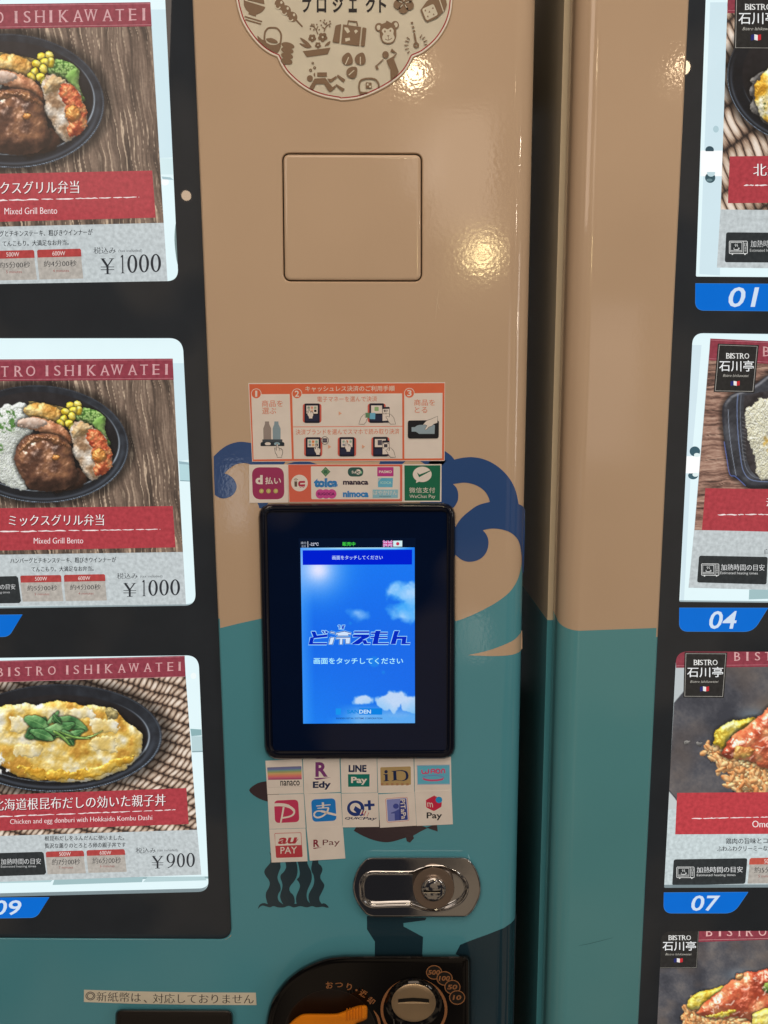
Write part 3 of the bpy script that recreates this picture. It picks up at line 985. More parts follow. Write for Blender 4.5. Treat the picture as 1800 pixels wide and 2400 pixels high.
# picture on the screen
cv = Canvas(PX, [(704.2, 1284), (971.8, 1283), (972.6, 1694.8), (710.6, 1696)], 1.5)
X, Y = cv.X, cv.Y
u, v = cv.u, cv.v
base = mix(np.array([0, 118, 242.]) * np.ones(X.shape + (3,)), np.array([0, 104, 232.]), np.clip(v * 2, 0, 1))
base = mix(base, np.array([20, 150, 250.]), np.clip((v - 0.55) * 1.2, 0, 1) * np.clip(1.2 - u * 1.2, 0, 1) * 0.7)
base = mix(base, np.array([70, 160, 250.]), np.clip(1 - u * 9, 0, 1) * 0.6)
glow = np.exp(-(((u - 0.14) * 267) ** 2 + ((v - 0.12) * 411) ** 2) / 2 / 42 ** 2)
base = mix(base, np.array([170, 205, 255.]), np.clip(glow * 0.9, 0, 1))
glow = np.exp(-(((u - 0.155) * 267) ** 2 + ((v - 0.125) * 411) ** 2) / 2 / 15 ** 2)
base = mix(base, np.array([225, 228, 255.]), np.clip(glow, 0, 1))
base = mix(base, np.array([200, 245, 255.]), np.clip(1 - v * 70, 0, 1) * np.clip(np.minimum(u * 3, (1 - u) * 6), 0, 1))


def cloud(cx, cy, rx, ry, seed, hard=5.0, th=0.42, flat=False):
    r = np.sqrt(((u - cx) / rx) ** 2 + ((v - cy) / ry) ** 2)
    n = fbm(u * 6 + seed, v * 9, seed, 5)
    return np.clip((1.25 - r + (n - 0.5) * 1.6 - th) * hard, 0, 1)


C1 = np.maximum(cloud(0.90, 0.28, 0.26, 0.12, 3, 2.6), cloud(0.95, 0.37, 0.24, 0.09, 4, 2.2))
C1 = np.maximum(C1, cloud(0.50, 0.37, 0.15, 0.055, 8, 1.6) * 0.75)
C2 = np.maximum(cloud(0.80, 0.87, 0.17, 0.075, 5, 6), cloud(0.97, 0.89, 0.2, 0.06, 6, 6)); C2 = np.maximum(C2, cloud(0.53, 0.86, 0.13, 0.05, 7, 5))
C2 = np.maximum(C2, np.clip((v - 0.885) * 14, 0, 1) * np.clip((u - 0.28) * 5, 0, 1) * 0.75)
C2 = np.maximum(C2, np.clip((v - 0.955) * 20, 0, 1) * np.clip((u - 0.2) * 6, 0, 1) * 0.6)
n = fbm(u * 6, v * 9, 21, 5)
cc = mix(np.array([60, 170, 250.]) * np.ones(X.shape + (3,)), np.array([196, 226, 255.]), np.clip(n * 2.2 - 0.35, 0, 1))
base = mix(base, cc, C1 * 0.9)
cc = mix(np.array([120, 190, 245.]) * np.ones(X.shape + (3,)), np.array([190, 214, 245.]), np.clip(1.6 - (v - 0.80) * 9 + (n - .5), 0, 1))
base = mix(base, cc, C2)
for fx, fy, fr_ in ((0.64, 0.65, 0.055), (0.72, 0.71, 0.022), (0.43, 0.43, 0.02)):
    r = np.hypot(u - fx, (v - fy) * 1.54); base = mix(base, np.array([10, 150, 235.]), np.clip((fr_ - r) * 60, 0, 1) * 0.45)
cv.C = base
scr = Print(PX, SY, screen)
scr.poly([(700, 1262), (974, 1261), (974, 1697), (708, 1698)], (6, 18, 40))
lcd = scr.build('lcd_screen', touch)
cv.build('screen_picture', SY - 0.0001, lcd, photo_mat())
T = Print(SB, SY - 0.00015, screen)
T.poly([(106, 220), (1526, 212), (1524, 404), (108, 410)], (0, 30, 205))
T.text('画面をタッチしてください', 490, 288, 1145, 340, (200, 225, 255), bold=0.004, k=-0.004)
T.text('庫内', 84, 108, 152, 142, (170, 180, 195)); T.text('温度', 88, 152, 152, 184, (150, 160, 178))
T.poly([(171, 104), (177, 104), (178, 184), (172, 184)], (225, 230, 240))
T.text('-22℃', 198, 120, 314, 160, (210, 215, 235), bold=0.012)
T.text('販売中', 622, 112, 788, 164, (70, 220, 70), bold=0.012)
T.poly([(1150, 97), (1270, 97), (1270, 172), (1150, 172)], (62, 44, 110))
for a, b_ in (((1150, 97), (1270, 172)), ((1270, 97), (1150, 172))):
    T.stroke([a, b_], 22, (226, 170, 225)); T.stroke([a, b_], 7, (190, 60, 120))
T.stroke([(1210, 95), (1210, 174)], 30, (230, 190, 235)); T.stroke([(1148, 135), (1272, 135)], 30, (230, 190, 235))
T.stroke([(1210, 95), (1210, 174)], 15, (190, 60, 130)); T.stroke([(1148, 135), (1272, 135)], 15, (190, 60, 130))
T.poly([(1280, 96), (1398, 95), (1397, 172), (1281, 172)], (205, 235, 240)); T.poly(ell(1339, 135, 22, 22), (196, 56, 84))
T.build('status_bar', lcd)
T = Print(SCN, SY - 0.00016, screen)
T.text('画面をタッチしてください', 250, 674, 1408, 754, (170, 238, 255), bold=0.014)
T.build('screen_text', lcd)
T = Print(SCN, SY - 0.00016, screen)
# big slanted word mark: dark letters in a pale halo
LOGO = [('dk', [(218, 332), (272, 332), (292, 384), (432, 368), (426, 402), (254, 420), (240, 480), (424, 480), (416, 502), (184, 502), (206, 410), (246, 404)]),
        ('dk', [(352, 322), (378, 322), (396, 364), (386, 366)]), ('dk', [(398, 318), (440, 340), (404, 364)]),
        ('dk', [(776, 330), (970, 330), (966, 352), (772, 352)]),
        ('dk', [(762, 372), (972, 372), (966, 404), (880, 444), (930, 444), (944, 480), (986, 480), (980, 498), (900, 498), (884, 462), (836, 498), (736, 498), (868, 402), (756, 402)]),
        ('dk', [(1052, 322), (1118, 322), (1112, 344), (1210, 344), (1206, 364), (1106, 364), (1098, 400), (1206, 400), (1202, 418), (1094, 418), (1084, 480), (1224, 480), (1216, 498), (1010, 498), (1030, 418), (984, 418), (988, 400), (1034, 400), (1042, 364), (992, 364), (996, 344), (1046, 344)]),
        ('dk', [(1296, 324), (1360, 324), (1330, 398), (1456, 398), (1444, 480), (1500, 480), (1496, 498), (1384, 498), (1396, 430), (1328, 430), (1312, 496), (1246, 496)]),
        ('dk', [(566, 252), (592, 252), (590, 280), (586, 298), (612, 298), (622, 252), (656, 252), (654, 262), (642, 262), (640, 298), (578, 298), (582, 262), (564, 262)]),
        ('lt', [(470, 330), (526, 344), (522, 362), (462, 348)]), ('lt', [(466, 408), (522, 408), (494, 500), (444, 500)]),
        ('lt', [(648, 328), (736, 352), (732, 374), (700, 368), (698, 390), (560, 390), (562, 372), (534, 376), (540, 352)]),
        ('lt', [(540, 408), (724, 408), (718, 490), (664, 490), (660, 430), (626, 430), (622, 500), (584, 500), (590, 430), (540, 430)])]
for k_, p in LOGO: T.stroke(p + [p[0]], 26, (60, 160, 250), same=True)
T.layer += 1
for k_, p in LOGO: T.stroke(p + [p[0]], 15, (170, 220, 255), same=True)
T.layer += 1
for k_, p in LOGO:
    if k_ == 'dk': T.poly(p, (0, 40, 190), same=True)
    else:
        T.poly(p, (205, 225, 250), same=True)
T.layer += 1
for k_, p in LOGO:
    if k_ == 'lt': T.stroke(p + [p[0]], 9, (16, 40, 150), same=True)
T.build('screen_logo', lcd)
T = Print(SCN, SY - 0.00016, screen)
T.poly([(840, 1328), (1138, 1328), (1138, 1410), (840, 1410)], (4, 128, 226)); T.poly([(536, 1330), (604, 1330), (600, 1410), (536, 1410)], (20, 145, 235))
T.text('SAN', 682, 1346, 836, 1396, (10, 130, 220), bold=0.03); T.text('DEN', 840, 1346, 992, 1396, (190, 222, 248), bold=0.03)
T.text('SANDEN RETAIL SYSTEMS CORPORATION', 540, 1447, 1138, 1468, (20, 60, 130), bold=0.012)
T.build('maker_mark', lcd)

# ---- chrome lock handle
LO = resample(cr([(168, 138), (205, 108), (262, 94), (330, 92), (800, 92), (1320, 92), (1395, 98), (1455, 126), (1530, 220), (1582, 350), (1598, 465), (1582, 590), (1522, 720), (1472, 786), (1418, 822), (1340, 832), (800, 833), (330, 833), (258, 828), (200, 806), (160, 768), (98, 685), (48, 580), (28, 470), (44, 350), (98, 222)], 8), 260, (28, 470))
LR = resample(cr([(150, 400), (196, 318), (262, 290), (470, 290), (680, 290), (770, 284), (850, 250), (940, 224), (1020, 215), (1150, 226), (1270, 276), (1370, 360), (1414, 450), (1408, 530), (1350, 622), (1250, 690), (1130, 735), (1010, 745), (880, 726), (750, 682), (680, 676), (470, 682), (290, 686), (212, 660), (160, 600), (145, 500)], 8), 260, (145, 480))
CHR = metal((188, 190, 192), 0.045)
pxo, pxr = LK.pts(LO), LK.pts(LR)
lp = [[U(*p, y) for p in (inset(pxo, d))] for d, y in ((-0.3, 0), (0.0, -0.003), (0.6, -0.0044), (1.6, -0.0055), (3.0, -0.0062), (4.6, -0.0064), (5.6, -0.0064))]
lp += [[U(*p, y) for p in inset(pxr, d)] for d, y in ((-6.5, -0.0064), (-4.8, -0.0064), (-3.2, -0.0069), (-1.8, -0.0071), (-0.6, -0.0066), (0.6, -0.005), (2.0, -0.0038), (4.0, -0.0034), (6.0, -0.0034))]
lock = loft('door_lock', lp, [CHR], machine, True, smooth=50)
cyl = LK.pts(ell(1018, 477, 252, 256, 72))
loft('lock_ring', [[U(*p, y) for p in inset(cyl, d)] for d, y in ((0, -0.0034), (0, -0.0085), (1.0, -0.0092), (2.5, -0.0093), (17.5, -0.0086), (19.0, -0.0086))], [metal((188, 172, 160), 0.42, 0.6, 'brushed_steel')], lock, True, smooth=40)
dome = LK.pts(ell(1015, 492, 154, 150, 64))
cylo = loft('lock_cylinder', [[U(*p, y) for p in inset(dome, d)] for d, y in ((0, -0.0086), (0.5, -0.0102), (2.5, -0.0112), (6, -0.0119), (12, -0.0125), (20, -0.0128), (26, -0.0129))], [CHR], lock, True, smooth=60)
K = Print(LK, -0.01295, lambda c: plastic(c, 0.3, 0))
K.poly(rrect(895, 508, 1098, 532, 8), (6, 6, 6)); K.poly(rrect(895, 526, 1098, 535, 4), (200, 196, 180))
K.build('keyhole', cylo)

# ---- coin unit
CO = cr([(6, 640), (20, 560), (48, 470), (95, 385), (170, 295), (270, 218), (380, 163), (480, 132), (600, 119)], 6, False) + [(800, 118), (1100, 118), (1300, 118), (1480, 118)] + cr([(1500, 119), (1525, 128), (1540, 150), (1544, 180)], 4, False) + [(1545, 400), (1546, 640), (1548, 1500), (0, 1500)]
COd = []
for i in range(len(CO)):
    a, b_ = np.array(CO[i]), np.array(CO[(i + 1) % len(CO)]); m = max(1, int(np.linalg.norm(b_ - a) / 40))
    COd += [tuple(a + (b_ - a) * k / m) for k in range(m)]
COINP = plastic((9, 8, 8), 0.10, 0.000006, 0.4, name='black_plastic')
coin = relief('coin_unit', COd, [(-1, 0), (0, -0.006), (2.0, -0.0105), (5, -0.0132), (9, -0.0146), (14, -0.015), (20, -0.015)], [COINP], machine, CN)
CY = -0.0151
COPPER = (150, 104, 68)
cp = lambda c: plastic(c, 0.35, 0)
well = Print(CN, CY, cp)
well.poly(ell(492, 720, 348, 342, 72), (30, 26, 24)); well.poly(ell(492, 720, 342, 336, 72), (15, 10, 9))
well.build('lever_recess', coin)
lev = CN.pts([(175, 660), (200, 622), (240, 588), (280, 566), (330, 560), (520, 560), (580, 546), (640, 522), (690, 503), (740, 495), (760, 500), (770, 518), (768, 588), (755, 606), (720, 622), (680, 640), (660, 700), (300, 760), (200, 740)])
lev = resample(cr(lev, 5), 150)
lever = loft('return_lever', [[U(*p, y) for p in inset(lev, d)] for d, y in ((0, CY), (0, -0.021), (1.5, -0.0235), (4, -0.0247), (8, -0.0252))], [plastic((236, 140, 12), 0.3, 0.00001, name='orange_plastic')], coin, smooth=45)
for i, xx in enumerate((612, 634, 656, 678, 700, 722)):
    q = CN.pts(rrect(xx, 520 - i * 4, xx + 9, 612 - i * 2, 3))
    loft('grip_rib', [[U(*p, y) for p in inset(q, d)] for d, y in ((0, -0.0249), (0.4, -0.0258), (1.0, -0.026))], [plastic((222, 128, 10), 0.3, 0, name='orange_plastic')], lever, smooth=40)
ci = Print(CN, CY - 0.0001, cp)
for ch, cx, cy, r_ in (('お', 485, 347, -4), ('つ', 557, 346, 4), ('り', 633, 360, 10), ('返', 738, 410, 30), ('却', 797, 464, 40)):
    w_ = 54 if ch not in 'つ' else 58
    hh = 52 if ch != 'つ' else 36
    if ch == 'り': w_ = 40
    ci.text(ch, cx - w_ / 2, cy - hh / 2, cx + w_ / 2, cy + hh / 2, COPPER, rot=math.radians(r_), bold=0.022)
ci.poly(ell(687, 385, 8, 8, 16), COPPER)
a, b_ = ell(1117, 530, 250, 234, 80), ell(1117, 530, 230, 215, 80)
ci.poly(a, COPPER, holes=[b_])
for s_, cx, cy, w_ in (('500', 1268, 252, 88), ('100', 1346, 297, 82), ('50', 1405, 362, 72), ('10', 1440, 440, 62)):
    ci.poly(ell(cx, cy, 60, 54, 48), COPPER); ci.poly(ell(cx, cy, 53, 47, 48), (17, 14, 13))
    ci.text(s_, cx - w_ / 2, cy - 18, cx + w_ / 2, cy + 18, COPPER, h=0.2, bold=0.03)
ci.poly(cr([(815, 535), (850, 575), (866, 620), (872, 680), (852, 640), (838, 590)], 4), COPPER)
ci.build('coin_marking', coin)
sl = CN.pts(ell(1115, 480, 166, 142, 72))
slot = loft('coin_slot', [[U(*p, y) for p in inset(sl, d)] for d, y in ((-14, CY), (-9, -0.017), (0, -0.019), (3, -0.0196), (12, -0.0202), (30, -0.0206))], [COINP, metal((222, 200, 168), 0.42, 0.6, 'brushed_steel')], coin, mi=[0, 0, 1, 1, 1], cap_mi=1, smooth=60)
ss = Print(CN, -0.0207, lambda c: plastic(c, 0.4, 0))
ss.poly([(998, 456), (1060, 446), (1110, 442), (1170, 446), (1230, 456), (1232, 484), (1170, 472), (1110, 468), (1060, 472), (1000, 484)], (8, 7, 6))
ss.poly([(1000, 478), (1060, 474), (1170, 474), (1232, 480), (1232, 485), (1000, 485)], (190, 170, 140))
ss.build('slot_opening', slot)
for i in range(5):
    x_ = 960 + i * 55
    q = CN.pts([(x_, 610 + (i - 2) ** 2 * -3), (x_ + 9, 612 + (i - 2) ** 2 * -3), (x_ + 4 + (i - 2) * -8, 690), (x_ - 6 + (i - 2) * -8, 690)])
    loft('throat_rib', [[U(*p, y) for p in q] for y in (CY, -0.0175)], [metal((150, 150, 150), 0.2)], coin)

# ---- bank note inlet
BI = NT.pts(rrect_quad([(328, 308), (1318, 312), (1330, 900), (320, 900)], 14, 6))
BI = rrect_quad(NT.pts([(328, 308), (1318, 312), (1330, 900), (320, 900)]), [14, 14, 5, 5], 6)
BI = resample(BI, 140)
loft('note_inlet', [[U(*p, y) for p in inset(BI, d)] for d, y in ((-0.5, 0), (0, -0.004), (2.5, -0.0068), (6, -0.0078), (9, -0.0078), (11, -0.0072), (14, -0.007))], [plastic((26, 24, 23), 0.28, 0.00002, name='black_plastic')], machine, smooth=40)

# ================================================================== RIGHT MACHINE
XF2 = U(1411, 0).x
RAD2 = 0.0165
machine2 = thing('vending_machine', 'neighbouring beige and teal vending machine beyond the dark gap', 'vending machine', (0.62, 0, 0))
XR1 = 1.06
PANEL2 = [(1614.6 - 0.0488 * py - (0 if py < 1200 else 0.0000011 * (py - 1200) ** 2), py) for py in np.linspace(-420, 3000, 60)]
PANEL2 = PANEL2 + [(2700, 3000), (2700, -420)]
V_, F_ = [], []


def surf_right(px, py, off):
    d = ray(px, py)
    t = (-off - CAM.y) / d.y
    p = CAM + d * t
    if p.x >= XF2: return p
    R = RAD2 + off
    ox, oy = CAM.x - XF2, CAM.y - RAD2
    a = d.x * d.x + d.y * d.y; b = 2 * (ox * d.x + oy * d.y); c = ox * ox + oy * oy - R * R
    q = b * b - 4 * a * c
    if q >= 0:
        t = (-b - math.sqrt(q)) / (2 * a); p = CAM + d * t
        if p.y <= RAD2: return p
    t = (XF2 - RAD2 - off - CAM.x) / d.x
    return CAM + d * t


door_mesh('front_door', machine2, XF2, XR1, RAD2, [PANEL2], -1, vinyl(BEIGE), vinyl((76, 119, 118)), U(1540, 1470).z)
XC = XF2 - RAD2
# cabinet behind the door: side wall towards the gap, in two colours of the wrap
ZS = U(1300, 1455, 0.036).z
zsea = U(1375, 1478).z
side_top = box('cabinet', XC - 0.0035, XR1, 0.0385, 0.70, ZS, Z1M, [vinyl((186, 158, 126))], machine2)
side_low = box('cabinet_sea_print', XC - 0.0036, XR1 - 0.001, 0.0384, 0.699, Z0, ZS, [vinyl((70, 122, 124))], machine2)
side_low.name = 'cabinet_lower'
box('door_gasket', XC + 0.004, XR1 - 0.01, 0.032, 0.0386, Z0, Z1M - 0.001, [plastic((9, 9, 10), 0.5, 0, name='rubber')], machine2)


def right_sea():
    """teal print on the door front, wrapped round its edge"""
    V, F = [], []
    # columns across the profile: (x, y, top z)
    cols = []
    edge = lambda x: zsea + (U(1540, 1470).z - zsea) * max(0, (x - U(1375, 1478).x) / (U(1540, 1470).x - U(1375, 1478).x))
    off = 0.00012
    xa, xb = U(1538, 1470).x, XF2
    # front, limited on the right by the display opening
    n = 40
    for i in range(n + 1):
        cols.append(('f', xb + (xa - xb) * (1 - i / n)))
    bmv = []
    # opening edge x as function of z: sample
    zz = np.linspace(Z0, zsea + 0.002, 80)
    P = []
    for z in zz:
        # find pixel row on the opening edge with this height
        lo, hi = 0.0, 3000.0
        for _ in range(30):
            mid = (lo + hi) / 2
            if U(1614.6 - 0.0488 * mid, mid).z > z: lo = mid
            else: hi = mid
        py = (lo + hi) / 2
        P.append(U(1614.6 - 0.0488 * py - (0 if py < 1200 else 0.0000011 * (py - 1200) ** 2) - 4.2, py).x)
    b = 0
    for z, xe in zip(zz, P):
        zt = min(z, edge(xe))
        V += [Vector((xe, -off, min(z, edge(xe)))), Vector((XF2, -off, min(z, zsea)))]
    for i in range(len(zz) - 1): F.append([2 * i, 2 * i + 1, 2 * i + 3, 2 * i + 2])
    n = 28; b = len(V)
    R = RAD2 + off
    for i in range(n + 1):
        a = math.pi / 2 * i / n
        zt = zsea + 0.006 * (i / n) ** 2
        V += [Vector((XF2 - R * math.sin(a), RAD2 - R * math.cos(a), Z0)), Vector((XF2 - R * math.sin(a), RAD2 - R * math.cos(a), zt))]
    V += [Vector((XC - off, 0.0318, Z0)), Vector((XC - off, 0.0318, zsea + 0.009))]
    for i in range(n + 1): F.append([b + 2 * i, b + 2 * i + 1, b + 2 * i + 3, b + 2 * i + 2])
    FF = []
    for g in F:
        a_, e_, h_ = V[g[0]], V[g[1]], V[g[2]]
        nn = (e_ - a_).cross(h_ - a_)
        if nn.length < 1e-12: nn = (V[g[2]] - a_).cross(V[g[3]] - a_)
        FF.append(g if (nn.y < 0 or (abs(nn.y) < 1e-12 and nn.x < 0)) else g[::-1])
    return mesh_obj('sea_print', V, FF, [vinyl((76, 119, 118))], None, machine2, smooth=30)


right_sea()
# a scuff on the teal paint
sc = Print(Y6, -0.0002, vinyl)
sc.stroke([(985, 1705), (1060, 1690), (1140, 1670), (1210, 1652)], [1.5, 3.5, 3, 1.2], (44, 84, 82)); sc.build('scratch', machine2)
sc = Print(G, -0.0002, vinyl)
sc.stroke([(948, 625), (944, 655), (941, 690)], [.7, 1.8, .8], (176, 144, 116)); sc.stroke([(941, 640), (949, 668)], [.6, 1.2], (180, 148, 120)); sc.build('scratch', machine)

V1 = fixr([Y1(492, -900), Y1(2200, -900), Y1(2200, 1950), Y1(392, 1938)], [0, 0, 0, 3])
V2 = fixr([Y2(360, 118), Y2(2200, 140), Y2(2200, 1970), Y2(268, 1951)], [24, 0, 0, 3])
V3 = fixr([Y3(205, 113), Y3(1800, 116), Y3(1800, 1438), Y3(136, 1444)], [24, 0, 0, 3])
V4 = fixr([Y3(122, 1690), Y3(1800, 1680), Y3(1800, 3100), Y3(55, 3100)], [20, 0, 0, 3])
disp2 = display('display_panel', inset(PANEL2, 0.6), [V1, V2, V3, V4], machine2)
b = backing(V1, disp2); b.z = Y1
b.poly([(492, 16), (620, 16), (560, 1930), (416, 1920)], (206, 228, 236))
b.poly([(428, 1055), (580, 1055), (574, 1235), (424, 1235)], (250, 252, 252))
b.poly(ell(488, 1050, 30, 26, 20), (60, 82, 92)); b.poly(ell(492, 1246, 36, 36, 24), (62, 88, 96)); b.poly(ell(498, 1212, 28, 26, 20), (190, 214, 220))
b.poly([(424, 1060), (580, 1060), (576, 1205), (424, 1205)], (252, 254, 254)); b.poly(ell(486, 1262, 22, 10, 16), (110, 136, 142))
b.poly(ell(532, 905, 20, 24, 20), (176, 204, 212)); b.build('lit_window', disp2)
b = backing(V2, disp2); b.z = Y2
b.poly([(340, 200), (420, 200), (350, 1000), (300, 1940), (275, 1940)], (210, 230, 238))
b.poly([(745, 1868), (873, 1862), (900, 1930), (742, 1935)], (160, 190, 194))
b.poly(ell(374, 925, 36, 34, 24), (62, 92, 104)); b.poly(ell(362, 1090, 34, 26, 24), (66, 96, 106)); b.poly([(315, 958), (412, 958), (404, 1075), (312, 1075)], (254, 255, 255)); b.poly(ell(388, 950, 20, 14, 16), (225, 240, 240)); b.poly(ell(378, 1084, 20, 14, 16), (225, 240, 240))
b.build('lit_window', disp2)
backing(V3, disp2).build('lit_window', disp2); backing(V4, disp2).build('lit_window', disp2)
plate('number_plate', rrect_quad([(388, 1985), (1150, 1990), (1010, 2182), (386, 2176)], [0, 0, 40, 58], 8), '01', (622, 2012, 820, 2152), disp2, Y1)
plate('number_plate', rrect_quad([(268, 1991), (875, 1992), (772, 2156), (266, 2154)], [0, 6, 60, 56], 8), '04', (474, 2014, 660, 2136), disp2, Y2)
plate('number_plate', rrect_quad([(134, 1470), (611, 1467), (528, 1588), (132, 1588)], [0, 4, 46, 44], 8), '07', (290, 1487, 443, 1574), disp2, Y3)

# ================================================================== MENU CARDS (backlit prints in the windows)
CYD = PY + 0.0044                    # cards stand just in front of the lit panels
LITC = lambda c: lit(c, 0.2, 300)
GREY = (190, 198, 200); RED = (170, 64, 71); BAND = (140, 62, 73); DARKBX = (50, 53, 54)
STEPC = 1.7


def wood_v(cv, seed=2, lean=0.10):
    """weathered planks with pale grain running down"""
    X, Y = cv.X, cv.Y
    w = (fbm(X * .004, Y * .003, seed, 3) - .5) * 90
    q = X - (Y - 800) * lean + w
    n = fbm(q * .035, Y * .0025, seed + 3, 5); n2 = fbm(q * .16, Y * .01, seed + 8, 3)
    ln = np.abs(((q + 60 * (n - .5)) / 38) % 1 - .5) * 2
    streak = np.clip((0.17 + 0.3 * (fbm(q * .02, Y * .004, seed + 12) - .45) - ln) * 9, 0, 1) * np.clip(fbm(X * .012, Y * .006, seed + 5) * 4 - 1.0, 0, 1)
    t = np.clip(n * .75 + n2 * .4 - .08, 0, 1)
    c = ramp(t, [(0.2, (52, 42, 36)), (0.45, (92, 74, 62)), (0.65, (124, 102, 86)), (0.9, (156, 134, 114))])
    cv.C = mix(c, np.array([204, 178, 150.]), streak * .9)
    cv.C *= (0.9 + 0.2 * fbm(X * .1, Y * .1, seed + 30, 2))[..., None]


def wood_h(cv, seed=4):
    X, Y = cv.X, cv.Y
    q = Y + X * .02 + (fbm(X * .01, Y * .008, seed, 3) - .5) * 26
    n = fbm(X * .006, q * .075, seed + 3, 5); n2 = fbm(X * .03, q * .25, seed + 6, 3)
    t = np.clip(n * .8 + n2 * .35 - .07, 0, 1)
    cv.C = ramp(t, [(0.22, (58, 42, 38)), (0.42, (112, 80, 68)), (0.6, (160, 122, 104)), (0.85, (198, 166, 144))])
    pl = np.abs(((q - 150) / 168) % 1 - .5); cv.C *= (1 - .75 * np.clip((pl - .485) * 70, 0, 1))[..., None]
    kn = np.clip(1 - np.hypot((X - 545) / 26, (Y - 768) / 18), 0, 1); cv.C *= (1 - .5 * kn)[..., None]


def wicker(cv, period=64, rows=48, ang=-0.25, seed=3, wv=40, pw=.6, col=((74, 56, 46), (140, 112, 92), (196, 172, 150), (236, 220, 204))):
    """basket weave: slanting strands in staggered rows"""
    X, Y = cv.X, cv.Y
    ca, sa = math.cos(ang), math.sin(ang)
    wob = (fbm(X * .006, Y * .006, seed, 2) - .5) * wv
    A, B = X * ca - Y * sa + wob, X * sa + Y * ca + wob * .6
    r = np.floor(B / rows); fb = B / rows - r
    a2 = (A + (r % 2) * period / 2 + (fb - .5) * period * 0.9) / period
    ia = np.floor(a2); fa = a2 - ia
    prof = np.sin(np.clip(fa / .94, 0, 1) * math.pi) ** pw
    lens = np.sin(np.clip(fb, 0, 1) * math.pi) ** .55
    idn = h2(ia, r, seed)
    t = np.clip(prof * lens * (0.72 + .4 * idn) + (fbm(A * .2, B * .03, seed + 2, 3) - .5) * .35, 0, 1)
    cv.C = ramp(t, [(0.08, (38, 30, 28)), (0.22, col[0]), (0.42, col[1]), (0.66, col[2]), (0.95, col[3])])


def slate(cv, seed=6):
    X, Y = cv.X, cv.Y
    n = fbm(X * .006, Y * .006, seed, 4); m = fbm(X * .08, Y * .08, seed + 4, 3)
    c = ramp(np.clip(n + (m - .5) * .25, 0, 1), [(0.2, (44, 46, 54)), (0.5, (70, 70, 76)), (0.8, (104, 98, 96))])
    wm = np.clip(fbm(X * .004 + 9, Y * .005, seed + 8, 3) * 2.4 - 1.1, 0, 1)
    cv.C = mix(c, np.array([92, 76, 66.]), wm * .7)


def bowl(cv, cx, cy, rx, ry, rot, irx, iry, icx, icy, seed=1, beads=False):
    """black plastic bowl with a pale ridged rim line and an inner lip"""
    X, Y = cv.X, cv.Y; c, s = math.cos(rot), math.sin(rot)

    def e(cx, cy, rx, ry):
        a, b = (X - cx) * c + (Y - cy) * s, -(X - cx) * s + (Y - cy) * c
        rr = np.sqrt((a / rx) ** 2 + (b / ry) ** 2); return (1 - rr) * min(rx, ry), np.arctan2(b / ry, a / rx)
    d, th = e(cx, cy, rx, ry)
    sh = np.clip(1 + (d + 14) / 40, 0, 1) * (d < 4); cv.C *= (1 - .55 * np.clip(sh, 0, 1) * (d < 0))[..., None]
    k = np.clip(d / cv.unit + .5, 0, 1)
    n = fbm(X * .02, Y * .02, seed, 3)
    col = ramp(np.clip(.4 + .35 * np.sin(th * 1.0 + 2.2) + (n - .5) * .5, 0, 1), [(0, (12, 14, 18)), (.6, (26, 29, 35)), (1, (50, 56, 64))])
    cv.put(col, k)
    lower = np.clip(np.sin(th) * 1.4 + .35, 0, 1)
    bead = 1.0 if not beads else (.55 + .45 * (np.sin(th * 260) > 0))
    ring = np.exp(-((d - 5) / (2.2 * cv.unit / 2.5)) ** 2) * (.25 + .75 * lower) * bead; cv.put(np.ones_like(cv.C) * np.array([168, 190, 212.]), ring * .8)
    ring = np.exp(-((d - 26) / 8) ** 2) * .5 * lower; cv.put(np.ones_like(cv.C) * np.array([96, 106, 120.]), ring)
    d2, th2 = e(icx, icy, irx, iry)
    ring = np.exp(-((d2) / (2.6 * cv.unit / 2.5)) ** 2) * np.clip(.25 + np.cos(th2 - .9) * .9, 0, 1); cv.put(np.ones_like(cv.C) * np.array([208, 222, 235.]), ring * .85)
    k2 = np.clip(d2 / 8, 0, 1)
    col = ramp(np.clip(.25 + .3 * np.sin(th2 + 3.6) + (fbm(X * .03, Y * .03, seed + 2, 3) - .5) * .4, 0, 1), [(0, (14, 12, 13)), (1, (46, 42, 44))])
    cv.put(col, k2 * .85)


def grains(cv, pts, seed, size, base, warm=(238, 232, 214), edge=6, squash=.6):
    """cooked rice"""
    X, Y = cv.X, cv.Y
    a = fbm(X * .01, Y * .01, seed, 2) * 6
    xr, yr = X * np.cos(a * .3) - Y * np.sin(a * .3), X * np.sin(a * .3) + Y * np.cos(a * .3)
    f, s2, idn = worley(xr / size, yr / (size * squash), seed)
    d = sdf(X, Y, cr(pts, 4)) + (fbm(X * .05, Y * .05, seed + 3, 3) - .5) * edge * 4
    hgt = (1 - f) * size * .55 + 40 * np.sqrt(np.clip(d / 120, 0, 1)) + 10 * fbm(X * .02, Y * .02, seed + 6, 3)
    sh, sp = cv.shade(hgt, .68, .42, .15, 18)
    c = mix(np.array(base) * np.ones_like(cv.C), np.array(warm, float), idn)
    c = c * sh[..., None] * (1 - .28 * np.clip((f - .55) * 4, 0, 1))[..., None] + 255 * sp[..., None]
    cv.put(c, np.clip(d / cv.unit + .5, 0, 1))


def specks(cv, pts, seed, size, col, th=.62, soft=8):
    X, Y = cv.X, cv.Y
    d = sdf(X, Y, cr(pts, 4)); n = fbm(X / size, Y / size, seed, 4)
    a = np.clip((n - th) * soft, 0, 1) * np.clip(d / 15, 0, 1)
    cv.put(np.array(col) * (.7 + .6 * fbm(X / size * 2, Y / size * 2, seed + 4, 2))[..., None], a)


